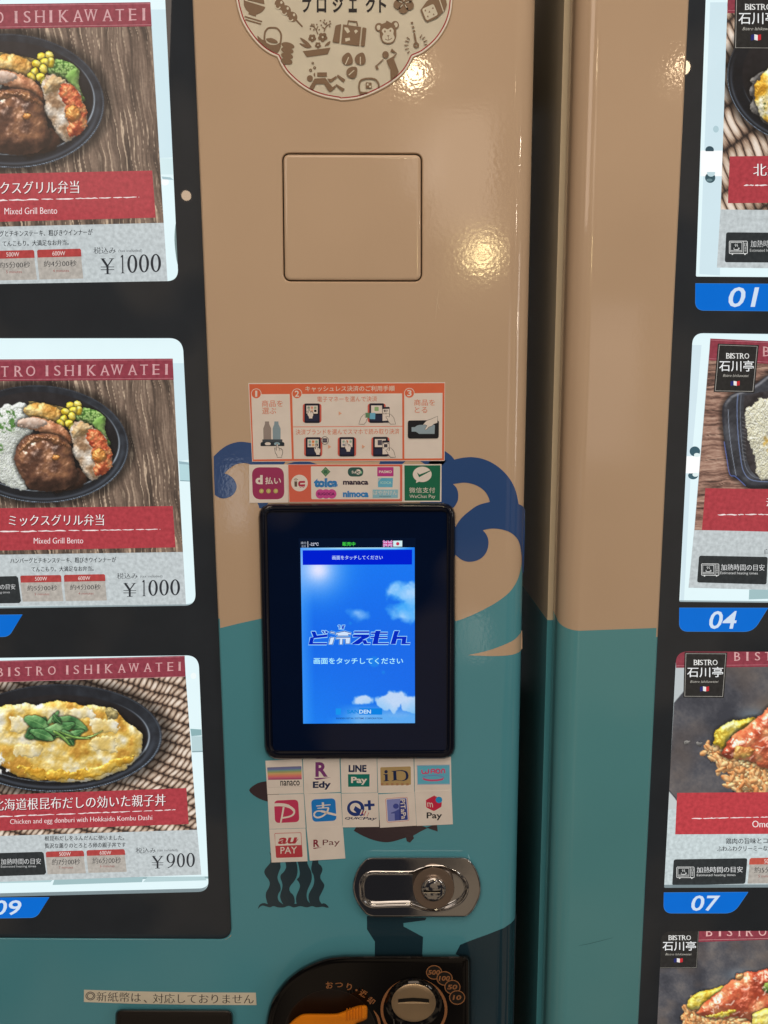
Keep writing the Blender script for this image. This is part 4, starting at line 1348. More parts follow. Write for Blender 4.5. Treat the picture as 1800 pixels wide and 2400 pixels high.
def heat_tab(P, q, r, head, t1, b1, t2, b2, t3, b3, c1=(172, 70, 68), c2=(176, 170, 162), k=0.0):
    (x0, y0), (x1, y1), (xm1, ym1), (xm0, ym0), (x3, y3), (x2, y2) = q
    P.poly([(x0, ym0), (x1, ym1), (x3, y3), (x2, y2)], c2)
    P.poly([(x0, y0 + 8), (x0 + 8, y0), (x1 - 8, y1), (x1, y1 + 8), (xm1, ym1), (xm0, ym0)], c1)
    P.text(t1, *b1, (228, 214, 208), k=k, mincho=.012, bold=-.01)
    P.text(t2, *b2, (58, 58, 60), k=k, mincho=.02, bold=-.014)
    if t3: P.text(t3, *b3, (150, 80, 76), k=k)


def oven_icon(P, x, y, w, h, c=(214, 216, 214), k=0.0):
    f = lambda a, b: (x + a * w, y + b * h + k * a * w)
    t = h * .05
    P.stroke([f(*p) for p in [(0, .05), (.02, 0), (.98, 0), (1, .05), (1, .86), (.98, .9), (.02, .9), (0, .86)]], t, c, closed=True)
    P.stroke([f(*p) for p in [(.07, .1), (.7, .1), (.7, .78), (.07, .78)]], t, c, closed=True)
    P.stroke([f(.78, .0), f(.78, .9)], t * .8, c)
    P.stroke([f(*p) for p in [(.84, .14), (.94, .14), (.94, .36), (.84, .36)]], t * .8, c, closed=True)
    P.poly(ell(*f(.89, .5), w * .05, w * .05, 14), c, holes=[ell(*f(.89, .5), w * .028, w * .028, 14)])
    for yy in (.64, .72): P.stroke([f(.84, yy), f(.94, yy)], t * .7, c)
    P.stroke([f(.07, .68), f(.7, .68)], t * .7, c)
    P.stroke([f(.26, .48), f(.26, .62), f(.5, .62), f(.5, .48)], t, c); P.stroke([f(.5, .5), f(.56, .5), f(.56, .57), f(.5, .58)], t * .7, c)
    for xx in (.33, .43): P.stroke(cr([f(xx, .4), f(xx + .04, .34), f(xx - .02, .28), f(xx + .03, .2)], 4, False), t * .7, c)
    for xx in (.12, .82): P.poly([f(xx, .9), f(xx + .1, .9), f(xx + .08, 1.0), f(xx + .02, 1.0)], c)


def logo_plate(P, q, bx, kx, sx, fl, k=0.0, inner=8):
    """dark shop plate: roman word, three characters, script line and little flag"""
    P.poly(q, (48, 46, 44)); i_ = inset(q, inner)
    P.stroke(i_, inner * .28, (176, 172, 164), closed=True)
    roman_fit(P, 'BISTRO', *bx, (226, 226, 222), k)
    P.text('石川亭', *kx, (238, 240, 240), k=k, bold=.004)
    P.text('Bistro Ishikawatei', *sx, (190, 186, 176), h=.35, k=k, bold=-.006)
    x0, y0, x1, y1 = fl; w = (x1 - x0) / 3; s = (y1 - y0) * .12
    P.poly([(x0, y0 + s), (x0 + w, y0), (x0 + w, y1 - s), (x0, y1)], (44, 48, 110)); P.poly([(x0 + w, y0), (x0 + 2 * w, y0 + s), (x0 + 2 * w, y1), (x0 + w, y1 - s)], (232, 230, 226)); P.poly([(x0 + 2 * w, y0 + s), (x1, y0), (x1, y1 - s), (x0 + 2 * w, y1)], (190, 48, 54))


def card(label, loc_px, group='menu cards in the lit windows'):
    p = U(*loc_px, CYD)
    return thing('menu_card', label, 'menu card', p, group)


def sheet_part(name, z, pts, c, parent, y=CYD):
    P = Print(z, y, LITC); P.slab(pts, c, 0.0005); return P.build(name, parent)


# ---------------------------------------------------------------- mixed grill card
A = card('mixed grill bento card priced 1000 yen, in the window between the other two at left', (180, 1400))
sheet_part('paper', Z2, [(-420, 246), (1199, 238), (1226, 760), (1270, 1580), (1291, 1946), (-420, 1962)], GREY, A)
cv = Canvas(Z2, [(-400, 392), (1204, 384), (1270, 1581), (-400, 1606)], STEPC)
wood_v(cv)
bowl(cv, 276, 831, 617, 408, .05, 552, 346, 276, 812, beads=True)
grains(cv, [(-330, 760), (-250, 600), (-100, 560), (0, 585), (40, 552), (100, 562), (130, 535), (185, 560), (240, 640), (220, 760), (150, 800), (110, 900), (130, 1010), (180, 1110), (170, 1152), (60, 1122), (-60, 1060), (-200, 960)], 3, 17, (236, 240, 236), (226, 232, 214))
specks(cv, [(-60, 600), (20, 590), (110, 600), (105, 740), (0, 760), (-60, 740)], 5, 16, (74, 120, 52), .5); specks(cv, [(-40, 830), (20, 830), (22, 900), (-40, 900)], 6, 14, (74, 120, 52), .48)
for dy in (0, 9, 20): cv.item([(210, 535 + dy), (300, 548 + dy), (420, 572 + dy), (470, 590 + dy), (470, 598 + dy), (410, 584 + dy), (300, 559 + dy), (212, 546 + dy)], [(0, (196, 160, 84)), (1, (232, 204, 130))], 11 + dy, 8, 1, contact=6, edge=1)
cv.item([(165, 590), (200, 560), (260, 546), (330, 552), (400, 582), (445, 622), (425, 680), (350, 700), (280, 672), (200, 645)], [(0.1, (188, 124, 44)), (.5, (224, 168, 78)), (.9, (240, 204, 130))], 12, 70, 2.2, .035, .18, 12)
cv.item([(520, 640), (545, 595), (590, 580), (640, 590), (690, 612), (732, 652), (726, 720), (746, 780), (766, 832), (744, 834), (700, 762), (640, 700), (560, 690)], [(0.1, (62, 106, 40)), (.5, (104, 152, 62)), (.9, (172, 206, 120))], 14, 40, 1, tex=1 - worley(cv.X / 15, cv.Y / 15, 4)[0], edge=3)
cv.item([(640, 690), (700, 640), (728, 650), (724, 720), (745, 790), (766, 832), (742, 832), (700, 765)], [(0.1, (120, 168, 74)), (.9, (182, 214, 128))], 15, 30, 1, .03, contact=0)
for i, (x_, y_) in enumerate([(492, 565), (540, 560), (545, 600), (505, 600), (455, 610), (500, 640), (440, 660), (480, 690), (420, 690), (505, 720)]):
    cv.item(ell(x_, y_, 32, 25, 10, rot=i * .9), [(0, (226, 182, 20)), (.6, (244, 212, 48)), (1, (250, 232, 120))], 20 + i, 22, .6, .05, .35, 14, contact=9, edge=2)
cv.item([(118, 690), (150, 658), (250, 646), (330, 662), (400, 690), (470, 742), (503, 800), (490, 834), (420, 796), (330, 762), (230, 730), (150, 712)], [(0.1, (150, 84, 50)), (.5, (188, 118, 78)), (.9, (214, 152, 110))], 34, 55, .9, .03, .3, 14)
cv.item([(118, 692), (150, 660), (240, 650), (325, 672), (310, 705), (240, 722), (150, 712)], [(0.1, (206, 172, 150)), (.9, (232, 208, 190))], 35, 30, .5, .05, contact=0)
cv.item([(485, 740), (530, 675), (580, 680), (650, 720), (722, 772), (762, 852), (777, 920), (764, 1000), (730, 1030), (680, 1062), (640, 1086), (600, 1062), (560, 1052), (572, 1000), (530, 940), (500, 880), (512, 820)], [(0.05, (150, 112, 78)), (.35, (204, 176, 146)), (.65, (230, 212, 190)), (.95, (246, 236, 222))], 36, 60, 3.0, .03, .12, 18, edge=7, amb=.62, dif=.5)
cv.item([(540, 690), (580, 682), (640, 712), (600, 760), (550, 780), (505, 790), (500, 740)], [(0.1, (196, 150, 92)), (.9, (232, 206, 160))], 37, 50, 2.5, .04, contact=0)
cv.item([(600, 760), (650, 722), (722, 775), (760, 850), (776, 920), (764, 1000), (732, 1030), (690, 1052), (650, 1030), (660, 960), (630, 900), (640, 860), (610, 820)], [(0.05, (150, 46, 24)), (.4, (196, 80, 44)), (.7, (216, 112, 62)), (.95, (232, 152, 92))], 38, 50, 3.0, .045, .25, 16, contact=0, edge=7, amb=.64, dif=.5)
cv.item([(640, 900), (690, 860), (730, 890), (736, 930), (690, 960), (650, 950)], [(0.1, (206, 112, 40)), (.9, (234, 160, 74))], 39, 40, 2, .05, .3, 18, contact=8)
cv.item([(520, 1000), (560, 1010), (600, 1075), (560, 1130), (470, 1155), (380, 1165), (420, 1080)], [(0.1, (38, 20, 14)), (.9, (72, 40, 26))], 40, 40, 1.2, .02, .3, 16)
cv.item([(104, 890), (130, 838), (188, 772), (280, 758), (380, 770), (452, 800), (492, 850), (512, 930), (525, 1000), (540, 1060), (510, 1115), (430, 1148), (320, 1158), (210, 1142), (172, 1100), (132, 1030), (104, 960)], [(0.1, (52, 30, 22)), (.45, (82, 50, 36)), (.7, (108, 68, 48)), (.95, (146, 96, 64))], 41, 130, 2.2, .022, .8, 18, amb=.62, dif=.58, specmask=1, dome=.6)
cv.item([(180, 800), (230, 770), (330, 768), (420, 796), (470, 850), (430, 850), (330, 810), (240, 830), (160, 880), (130, 890)], [(0.1, (104, 60, 36)), (.9, (164, 108, 66))], 42, 40, 2.5, .04, .5, 18, contact=0, edge=9)
cv.item(ell(388, 926, 24, 17), [(0, (190, 108, 40)), (1, (216, 140, 62))], 44, 16, .5, .05, .5, 16, contact=6)
cv.build('food_photo', CYD - 0.00012, A, photo_mat(), 0.055)
P = Print(Z2, CYD - 0.0002, LITC)
P.poly([(-420, 246), (1199, 238), (1206, 385), (-420, 398)], BAND)
for yy in ((252, 243), (383, 371)): P.stroke([(-420, yy[0] + 4), (1202, yy[1] + 4)], 2.6, (190, 130, 136))
roman(P, list(zip('BISTRO', (-205, -135, -75, 33, 128, 213))) + list(zip('ISHIKAWATEI', (326, 398, 481, 552, 634, 728, 812, 920, 1000, 1084, 1156))), 288, 358, (204, 158, 160), -.012, 325)
P.build('name_band', A)
P = Print(Z2, CYD - 0.0002, LITC)
P.poly([(-420, 1282), (1199, 1262), (1219, 1549), (-420, 1579)], RED)
P.text('ミックスグリル弁当', 66, 1327, 724, 1403, (90, 24, 30), k=-.006, mincho=.016, bold=-.014)
P.text('ミックスグリル弁当', 62, 1322, 720, 1398, (240, 236, 234), k=-.006, mincho=.02, bold=-.014)
brush_line(P, -400, 1446, 1112, 1424, 12, (236, 224, 222), 3)
P.text('Mixed Grill Bento', 235, 1482, 577, 1522, (236, 222, 222), k=-.006, bold=-.012, mincho=.012)
P.build('title_band', A)
P = Print(Z2, CYD - 0.0002, LITC)
P.text('ハンバーグとチキンステーキ、粗びきウインナーが', 72, 1619, 806, 1657, (40, 42, 46), k=-.010, mincho=.016, bold=.002)
P.text('てんこもり。大満足なお弁当。', 218, 1681, 650, 1716, (40, 42, 46), k=-.012, mincho=.016, bold=.002)
P.poly([(-420, 1762), (112, 1748), (126, 1760), (146, 1922), (134, 1936), (-420, 1944)], DARKBX)
P.text('加熱時間の目安', -150, 1805, 106, 1842, (214, 216, 216), k=-.012, mincho=.015, bold=-.012); P.text('Estimated heating times', -150, 1854, 68, 1874, (190, 192, 192), k=-.012)
heat_tab(P, [(140, 1745), (425, 1741), (427, 1789), (144, 1794), (441, 1922), (158, 1926)], 0, 0, '500W', (243, 1754, 326, 1780), '約5分00秒', (190, 1812, 396, 1850), '5 minutes', (240, 1865, 343, 1882), k=-.012)
heat_tab(P, [(443, 1740), (730, 1735), (732, 1783), (446, 1788), (742, 1918), (456, 1922)], 0, 0, '600W', (543, 1750, 626, 1776), '約4分00秒', (487, 1806, 698, 1844), '4 minutes', (545, 1860, 650, 1877), k=-.012)
P.text('税込み', 812, 1727, 956, 1768, (56, 58, 62), k=-.01, mincho=.012, bold=-.01); P.text('(tax included)', 974, 1741, 1128, 1763, (84, 86, 90), k=-.01)
price(P, '1000', [(980, 1776, 1020, 1888), (1030, 1775, 1096, 1886), (1106, 1773, 1172, 1884), (1182, 1771, 1250, 1882)], (857, 1798, 945, 1891), (50, 52, 56))
P.build('price_text', A)
# the same card once more, one window higher
p0, p1 = U(*Z2(1199, 238), CYD), U(*Z1(1146, 22), CYD)
p2, p3 = U(*Z2(1250, 1880), CYD), U(*Z1(1228, 2068), CYD)
v0, v1 = p2 - p0, p3 - p1
rot = (math.atan2(v1.z, v1.x) - math.atan2(v0.z, v0.x))
Rm = Matrix.Rotation(-rot, 3, 'Y')
A2 = A.copy(); COL.objects.link(A2)
A2.rotation_euler = (0, -rot, 0)
A2.location = p1 + (p3 - p1) * .5 - Rm @ ((p0 + p2) / 2 - Vector(A.location))
A2['label'] = 'mixed grill bento card priced 1000 yen in the uppermost window at left'
for ch in list(A.children):
    c = ch.copy(); COL.objects.link(c); c.parent = A2

# ---------------------------------------------------------------- chicken and egg card
Bc = card('chicken and egg rice bowl card priced 900 yen, above the number 09 tag', (190, 2060))
sheet_part('paper', Z3, [(-260, 172), (1040, 137), (1045, 252), (1110, 1116), (1134, 1370), (-260, 1420)], GREY, Bc)
cv = Canvas(Z3, [(-250, 288), (1046, 250), (1110, 1117), (-250, 1160)], STEPC)
wicker(cv, 30, 62, -.3)
bowl(cv, 322, 600, 592, 304, -.02, 520, 246, 320, 600, 3, beads=True)
cv.item([(-190, 520), (-80, 450), (0, 425), (110, 408), (200, 410), (310, 395), (420, 408), (560, 418), (650, 445), (712, 510), (790, 560), (806, 640), (775, 712), (700, 772), (580, 822), (420, 846), (250, 842), (80, 805), (0, 750), (-150, 690)],
        [(0.05, (206, 146, 48)), (.3, (228, 182, 72)), (.5, (238, 204, 112)), (.68, (244, 224, 164)), (.95, (250, 244, 222))], 51, 60, 1.7, .021, .25, 14, dome=.3, amb=.6, dif=.5, edge=6)
cv.item([(600, 430), (650, 445), (660, 485), (610, 490)], [(0, (170, 150, 90)), (1, (206, 190, 130))], 52, 30, 1, .03, .3, contact=4)
for i, q in enumerate(([(60, 480), (160, 500), (150, 560), (60, 560)], [(520, 500), (640, 500), (660, 560), (540, 570)], [(540, 600), (660, 610), (640, 680), (520, 650)], [(100, 640), (240, 650), (220, 710), (90, 700)], [(380, 430), (520, 440), (520, 480), (380, 470)])):
    cv.item(q, [(0.1, (234, 200, 112)), (.6, (244, 226, 172)), (1, (250, 244, 222))], 60 + i, 30, 1.2, .022, .15, dome=.25, contact=0, edge=12, amb=.68, dif=.42)
for i, q in enumerate(([(100, 760), (300, 780), (520, 770), (700, 700), (760, 700), (650, 780), (420, 835), (200, 820)],)):
    cv.item(q, [(0.1, (206, 144, 30)), (.6, (230, 180, 56)), (1, (242, 214, 124))], 70 + i, 30, 1.6, .024, .3, dome=.25, contact=0, edge=12)
specks(cv, [(-10, 690), (40, 680), (60, 800), (-10, 800)], 9, 20, (236, 236, 230), .5)
def leaf(cv, a, b, w, seed, cols, bend=0.0):
    a, b = np.array(a, float), np.array(b, float); d = b - a; L = np.linalg.norm(d); d /= L; n = np.array([-d[1], d[0]])
    up, dn = [], []
    for t in (0, .12, .3, .5, .7, .88, 1):
        c = a + d * L * t + n * bend * math.sin(math.pi * t); h = w * math.sin(math.pi * min(1, t * .9 + .06)) ** .8
        up.append(tuple(c + n * h)); dn.append(tuple(c - n * h))
    cv.item(up + dn[::-1], cols, seed, 18, 1.0, .035, .12, 14, contact=8, edge=2, amb=.66, dif=.42, dome=.35)
    p, q = stroke_loop([a + d * L * t + n * bend * math.sin(math.pi * t) for t in (.05, .35, .65, .95)], 3.2)
    m = sdf(cv.X, cv.Y, [tuple(x) for x in p] + [tuple(x) for x in q[::-1]]); cv.put(np.ones_like(cv.C) * np.array([150, 196, 120.]), np.clip(m / cv.unit + .5, 0, 1) * .6)


LF = [(0.1, (56, 112, 58)), (.5, (86, 146, 80)), (.9, (138, 188, 118))]; LD = [(0.1, (36, 84, 44)), (.5, (60, 116, 60)), (.9, (104, 156, 90))]
for i, (p, q, w, c, bd) in enumerate((((150, 600), (260, 490), 44, LD, 8), ((140, 490), (280, 560), 38, LF, -10), ((200, 600), (360, 560), 30, LD, 6), ((270, 520), (330, 452), 16, LF, 4), ((300, 500), (490, 555), 36, LD, -14), ((250, 560), (420, 520), 34, LF, 8),
                                       ((340, 600), (470, 560), 26, LF, 6), ((350, 560), (415, 642), 26, LD, -6), ((170, 560), (300, 610), 26, LF, -6), ((300, 470), (345, 520), 16, LD, 2))):
    leaf(cv, p, q, w, 81 + i, c, bd)
for i, q in enumerate(([(300, 590), (400, 606), (510, 598), (578, 558), (510, 588), (400, 594)], [(310, 560), (360, 590), (400, 640), (386, 640), (346, 600), (300, 568)], [(330, 560), (420, 590), (500, 600), (500, 607), (410, 602)])):
    cv.item(q, [(0.1, (104, 156, 62)), (.9, (172, 208, 116))], 110 + i, 10, .6, .04, .2, contact=5, edge=1)
cv.build('food_photo', CYD - 0.00012, Bc, photo_mat(), 0.03)
P = Print(Z3, CYD - 0.0002, LITC)
P.poly([(-260, 172), (1040, 137), (1046, 252), (-260, 292)], BAND)
for a, b_ in ((162, 136), (278, 248)): P.stroke([(-260, a + 14), (1042, b_ + 6)], 2.2, (190, 130, 136))
roman(P, list(zip('BISTRO', (0, 52, 98, 160, 224, 292))) + list(zip('ISHIKAWATEI', (379, 430, 497, 553, 612, 686, 754, 832, 895, 960, 1012))), 193, 241, (206, 160, 160), -.033, 380)
P.build('name_band', Bc)
P = Print(Z3, CYD - 0.0002, LITC)
P.poly([(-260, 930), (1050, 882), (1063, 1085), (-260, 1132)], RED)
P.text('北海道根昆布だしの効いた親子丼', -36, 934, 936, 1000, (90, 24, 30), k=-.030, mincho=.016, bold=-.014)
P.text('北海道根昆布だしの効いた親子丼', -40, 930, 932, 996, (242, 238, 236), k=-.030, mincho=.018, bold=-.014)
brush_line(P, -240, 1052, 988, 1004, 9, (236, 224, 222), 5)
P.text('Chicken and egg donburi with Hokkaido Kombu Dashi', 57, 1046, 857, 1082, (238, 224, 222), k=-.030, bold=-.014, mincho=.012)
P.build('title_band', Bc)
P = Print(Z3, CYD - 0.0002, LITC)
P.text('根昆布だしをふんだんに使いました。', 251, 1150, 700, 1177, (44, 46, 50), k=-.010, mincho=.014, bold=.002)
P.text('贅沢な薫りのとろとろ卵の親子丼です', 252, 1190, 708, 1219, (44, 46, 50), k=-.016, mincho=.014, bold=.002)
P.poly([(-260, 1256), (236, 1241), (246, 1250), (260, 1358), (250, 1370), (-260, 1388)], DARKBX)
P.text('加熱時間の目安', 5, 1279, 230, 1312, (214, 216, 216), k=-.012, mincho=.015, bold=-.012); P.text('Estimated heating times', 5, 1317, 203, 1333, (190, 192, 192), k=-.012)
heat_tab(P, [(257, 1240), (472, 1234), (475, 1266), (260, 1272), (484, 1362), (268, 1368)], 0, 0, '500W', (334, 1243, 398, 1264), '約7分00秒', (293, 1281, 451, 1315), '7 minutes', (332, 1322, 412, 1336), k=-.02)
heat_tab(P, [(487, 1232), (703, 1226), (706, 1258), (490, 1264), (714, 1354), (498, 1360)], 0, 0, '600W', (562, 1236, 626, 1257), '約6分00秒', (522, 1273, 681, 1307), '6 minutes', (563, 1314, 645, 1329), k=-.02)
P.text('税込み', 765, 1217, 876, 1250, (62, 64, 68), k=-.014, mincho=.01, bold=-.01); P.text('(tax included)', 886, 1225, 1000, 1243, (96, 98, 102), k=-.012)
price(P, '900', [(938, 1251, 986, 1333), (996, 1249, 1042, 1329), (1050, 1247, 1098, 1327)], (855, 1266, 920, 1334), (52, 54, 58))
P.build('price_text', Bc)

# ---------------------------------------------------------------- right machine, card over tag 01
Cc = card('seafood-style rice bowl card on basket weave, above the number 01 tag', (1720, 560))
Cc['label'] = 'round black bowl of yellow rice topping on wicker card, above the number 01 tag'
sheet_part('paper', Y1, [(628, -220), (1260, -220), (1260, 1885), (540, 1875), (565, 1470)], GREY, Cc)
cv = Canvas(Y1, [(620, -215), (1255, -215), (1255, 1475), (566, 1468)], STEPC)
wicker(cv, 58, 240, .62, 7, 24, .45)
bowl(cv, 1105, 560, 500, 440, .25, 410, 360, 1120, 545, 5, beads=True)
cv.item([(770, 560), (790, 590), (765, 640), (790, 700), (770, 760), (830, 820), (900, 880), (1000, 900), (1000, 520), (880, 500)], [(0, (96, 92, 90)), (.6, (140, 134, 126)), (1, (176, 168, 156))], 3, 40, 3, .03)
cv.item([(800, 640), (830, 560), (880, 500), (950, 470), (1250, 440), (1250, 900), (1000, 900), (880, 850), (830, 780)], [(0.05, (180, 112, 10)), (.35, (222, 160, 30)), (.55, (234, 192, 80)), (.75, (244, 226, 160)), (.95, (250, 244, 220))], 4, 80, 3.0, .02, .25, 14, edge=7, dome=.35, amb=.6, dif=.5)
specks(cv, [(840, 680), (910, 660), (910, 830), (850, 800)], 6, 14, (52, 74, 20), .62, 10)
cv.build('food_photo', CYD - 0.00012, Cc, photo_mat(), 0.04)
P = Print(Y1, CYD - 0.0002, LITC)
P.poly([(622, -220), (1260, -220), (1260, 96), (612, 92)], BAND)
P.stroke([(618, 74), (1260, 78)], 3, (190, 120, 128))
logo_plate(P, [(668, -130), (1000, -130), (990, 345), (658, 342)], (735, 28, 925, 68), (690, 84, 962, 170), (722, 190, 942, 212), (778, 240, 848, 284), 0.0, 14)
P.build('name_band', Cc)
P = Print(Y1, CYD - 0.0002, LITC)
P.poly([(629, 1096), (1260, 1088), (1260, 1418), (616, 1424)], RED)
P.text('北海道', 800, 1150, 1086, 1236, (90, 24, 30), mincho=.016, bold=-.014); P.text('北海道', 796, 1146, 1082, 1232, (242, 238, 236), mincho=.02, bold=-.014)
brush_line(P, 728, 1299, 1255, 1292, 12, (236, 224, 222), 8, taper=False)
P.build('title_band', Cc)
P = Print(Y1, CYD - 0.0002, LITC)
P.poly(rrect_quad([(604, 1628), (1250, 1632), (1250, 1842), (594, 1838)], [14, 0, 0, 14], 4), DARKBX)
oven_icon(P, 626, 1690, 126, 96)
P.text('加熱時間の目安', 776, 1684, 1080, 1732, (206, 208, 208), mincho=.015, bold=-.012); P.text('Estimated heating times', 770, 1744, 1030, 1770, (190, 192, 190))
P.build('price_text', Cc)

# ---------------------------------------------------------------- rice box card
Dc = card('black rectangular rice box card on red-brown planks, above the number 04 tag', (1720, 1340))
sheet_part('paper', Y2, [(480, 155), (1260, 190), (1260, 1880), (332, 1855), (370, 1462)], GREY, Dc)
cv = Canvas(Y2, [(474, 240), (1255, 275), (1255, 1474), (371, 1462)], STEPC)
wood_h(cv)
cv.item([(560, 640), (600, 560), (640, 530), (780, 470), (873, 404), (960, 390), (1250, 390), (1250, 1190), (873, 1180), (740, 1176), (690, 1130), (625, 1092), (602, 1000), (574, 850)], [(0, (26, 28, 34)), (.6, (44, 46, 54)), (1, (64, 68, 76))], 3, 30, .6, .02, .35, 14, contact=26, edge=0)
for q, w_, c_ in (([(668, 535), (662, 640), (668, 800), (684, 950), (706, 1060), (760, 1120), (873, 1132)], 5, (120, 142, 190)), ([(690, 540), (684, 660), (690, 820), (706, 960), (730, 1050), (790, 1104), (900, 1112)], 4, (120, 128, 140)),
                  ([(602, 640), (606, 760), (622, 900), (640, 1010), (655, 1090)], 4, (150, 160, 176)), ([(574, 860), (590, 960), (612, 1080), (650, 1096), (720, 1160)], 5, (90, 116, 200))):
    a, b_ = stroke_loop(cr(q, 6, False), w_); pts = [tuple(p) for p in a] + [tuple(p) for p in b_[::-1]]
    d = sdf(cv.X, cv.Y, pts); cv.put(np.ones_like(cv.C) * np.array(c_, float), np.clip(d / cv.unit + .6, 0, 1) * .8)
cv.item([(712, 560), (740, 540), (960, 500), (1240, 500), (1240, 1120), (880, 1118), (800, 1096), (745, 1030), (716, 900), (706, 700)], [(0, (34, 30, 32)), (1, (62, 58, 60))], 5, 20, 1, .04, contact=0, edge=0)
for i in range(12):
    yy = 690 + i * 26
    d = sdf(cv.X, cv.Y, [(696, yy), (724, yy + 10), (724, yy + 17), (696, yy + 8)]); cv.put(np.ones_like(cv.C) * 112., np.clip(d / cv.unit + .4, 0, 1) * .6)
grains(cv, [(722, 640), (760, 610), (800, 580), (873, 562), (1200, 560), (1200, 1110), (873, 1124), (826, 1116), (790, 1050), (782, 960), (740, 850), (730, 760), (718, 690)], 6, 28, (238, 236, 216), (226, 218, 180), edge=9)
specks(cv, [(840, 820), (960, 800), (960, 960), (850, 930)], 8, 34, (196, 160, 76), .5, 5)
cv.build('food_photo', CYD - 0.00012, Dc, photo_mat(), 0.045)
P = Print(Y2, CYD - 0.0002, LITC)
P.poly([(480, 155), (1260, 190), (1260, 352), (469, 304)], BAND)
P.stroke([(480, 166), (1260, 200)], 2.6, (190, 124, 132)); P.stroke([(471, 292), (1260, 340)], 2.6, (190, 124, 132))
roman(P, [('B', 862), ('I', 930), ('S', 990)], 212, 275, (206, 160, 160), .05, 862)
logo_plate(P, [(531, 190), (811, 200), (780, 526), (502, 520)], (587, 256, 746, 292), (540, 305, 776, 380), (568, 399, 740, 417), (618, 444, 680, 478), .01, 14)
P.build('name_band', Dc)
P = Print(Y2, CYD - 0.0002, LITC)
P.poly([(446, 1176), (1260, 1188), (1260, 1482), (422, 1462)], RED)
P.text('海', 862, 1245, 940, 1300, (242, 238, 236), mincho=.02, bold=-.014)
brush_line(P, 530, 1358, 1250, 1352, 11, (236, 224, 222), 9, taper=False)
P.build('title_band', Dc)
P = Print(Y2, CYD - 0.0002, LITC)
P.text('自', 850, 1590, 880, 1624, (70, 72, 76), mincho=.01, bold=-.008)
P.poly(rrect_quad([(403, 1636), (872, 1645), (863, 1833), (389, 1819)], 14, 4), DARKBX)
oven_icon(P, 420, 1692, 118, 86, k=.01)
P.text('加熱時間の目安', 553, 1695, 849, 1738, (222, 224, 224), k=.01, mincho=.015, bold=-.012); P.text('Estimated heating times', 548, 1746, 803, 1769, (204, 206, 204), k=.01)
P.build('price_text', Dc)

# ---------------------------------------------------------------- omelette cards
OM = dict(rice=[(0.1, (204, 116, 54)), (.5, (232, 154, 84)), (.9, (248, 204, 140))], egg=[(0.1, (200, 160, 20)), (.5, (228, 200, 60)), (.9, (244, 230, 130))], sauce=[(0.05, (158, 48, 24)), (.4, (194, 74, 42)), (.7, (214, 102, 60)), (.95, (232, 146, 92))])
Ec = card('omelette rice card with glossy red sauce on a dark plate, above the number 07 tag', (1680, 2000))
sheet_part('paper', Y3, [(200, 100), (1000, 100), (1000, 1460), (128, 1460), (160, 905)], (196, 208, 210), Ec)
cv = Canvas(Y3, [(208, 106), (995, 106), (995, 1000), (158, 1000)], STEPC)
slate(cv)
d = sdf(cv.X, cv.Y, [(150, 190), (250, 190), (248, 335), (150, 450)]); cv.put(np.ones_like(cv.C) * np.array([186, 194, 196.]), np.clip(d / cv.unit + .5, 0, 1))
d = sdf(cv.X, cv.Y, [(120, 860), (168, 898), (230, 990), (230, 1060), (120, 1060)]); cv.put(np.ones_like(cv.C) * np.array([196, 204, 204.]), np.clip(d / cv.unit + .5, 0, 1))
a, b_ = stroke_loop([(140, 870), (185, 920), (240, 985)], 7); d = sdf(cv.X, cv.Y, [tuple(p) for p in a] + [tuple(p) for p in b_[::-1]]); cv.put(np.ones_like(cv.C) * np.array([52, 54, 58.]), np.clip(d / cv.unit + .5, 0, 1))
cv.put(np.ones_like(cv.C) * np.array([92, 106, 118.]), np.exp(-(((cv.X - 640) / 70) ** 2 + ((cv.Y - 470) / 40) ** 2)) * .8)
for x_, y_ in ((266, 622), (334, 632)): cv.item(ell(x_, y_, 18, 12, 8), [(0, (110, 106, 104)), (1, (160, 156, 150))], 4, 10, 2, .05, contact=3)


def rice_scatter(cv, path, seed, size):
    rnd = random.Random(seed)
    for i in range(len(path) * 9):
        k = rnd.randrange(len(path) - 1); t = rnd.random(); a, b = path[k], path[k + 1]
        x_, y_ = a[0] + (b[0] - a[0]) * t + rnd.gauss(0, size * .7), a[1] + (b[1] - a[1]) * t + rnd.gauss(0, size * .7)
        cv.item(ell(x_, y_, size * rnd.uniform(.8, 1.25), size * rnd.uniform(.42, .6), 9, rot=rnd.uniform(0, 3)), OM['rice'], seed + i, size * .5, .3, .05, .2, 10, contact=0, edge=.6, amb=.62, dif=.5)


def sauce_lights(cv, pts, seed, n, size):
    rnd = random.Random(seed); d = sdf(cv.X, cv.Y, pts)
    xs = [p[0] for p in pts]; ys = [p[1] for p in pts]; k = 0
    while k < n:
        x_, y_ = rnd.uniform(min(xs), max(xs)), rnd.uniform(min(ys), max(ys)); k += 1
        L, an = size * rnd.uniform(.5, 2.6), rnd.gauss(-.35, .5)
        q = [(x_ + L * (t - .5) * math.cos(an) + rnd.gauss(0, size * .15), y_ + L * (t - .5) * math.sin(an) + rnd.gauss(0, size * .2)) for t in (0, .3, .6, 1)]
        a, b = stroke_loop(cr(q, 3, False), size * rnd.uniform(.14, .34)); pts2 = [tuple(p) for p in a] + [tuple(p) for p in b[::-1]]
        s_ = sdf(cv.X, cv.Y, pts2)
        cv.put(np.ones_like(cv.C) * np.array([250, 214, 190.]), np.clip(s_ / cv.unit + .55, 0, 1) * np.clip(d / 10, 0, 1) * rnd.uniform(.35, .95))


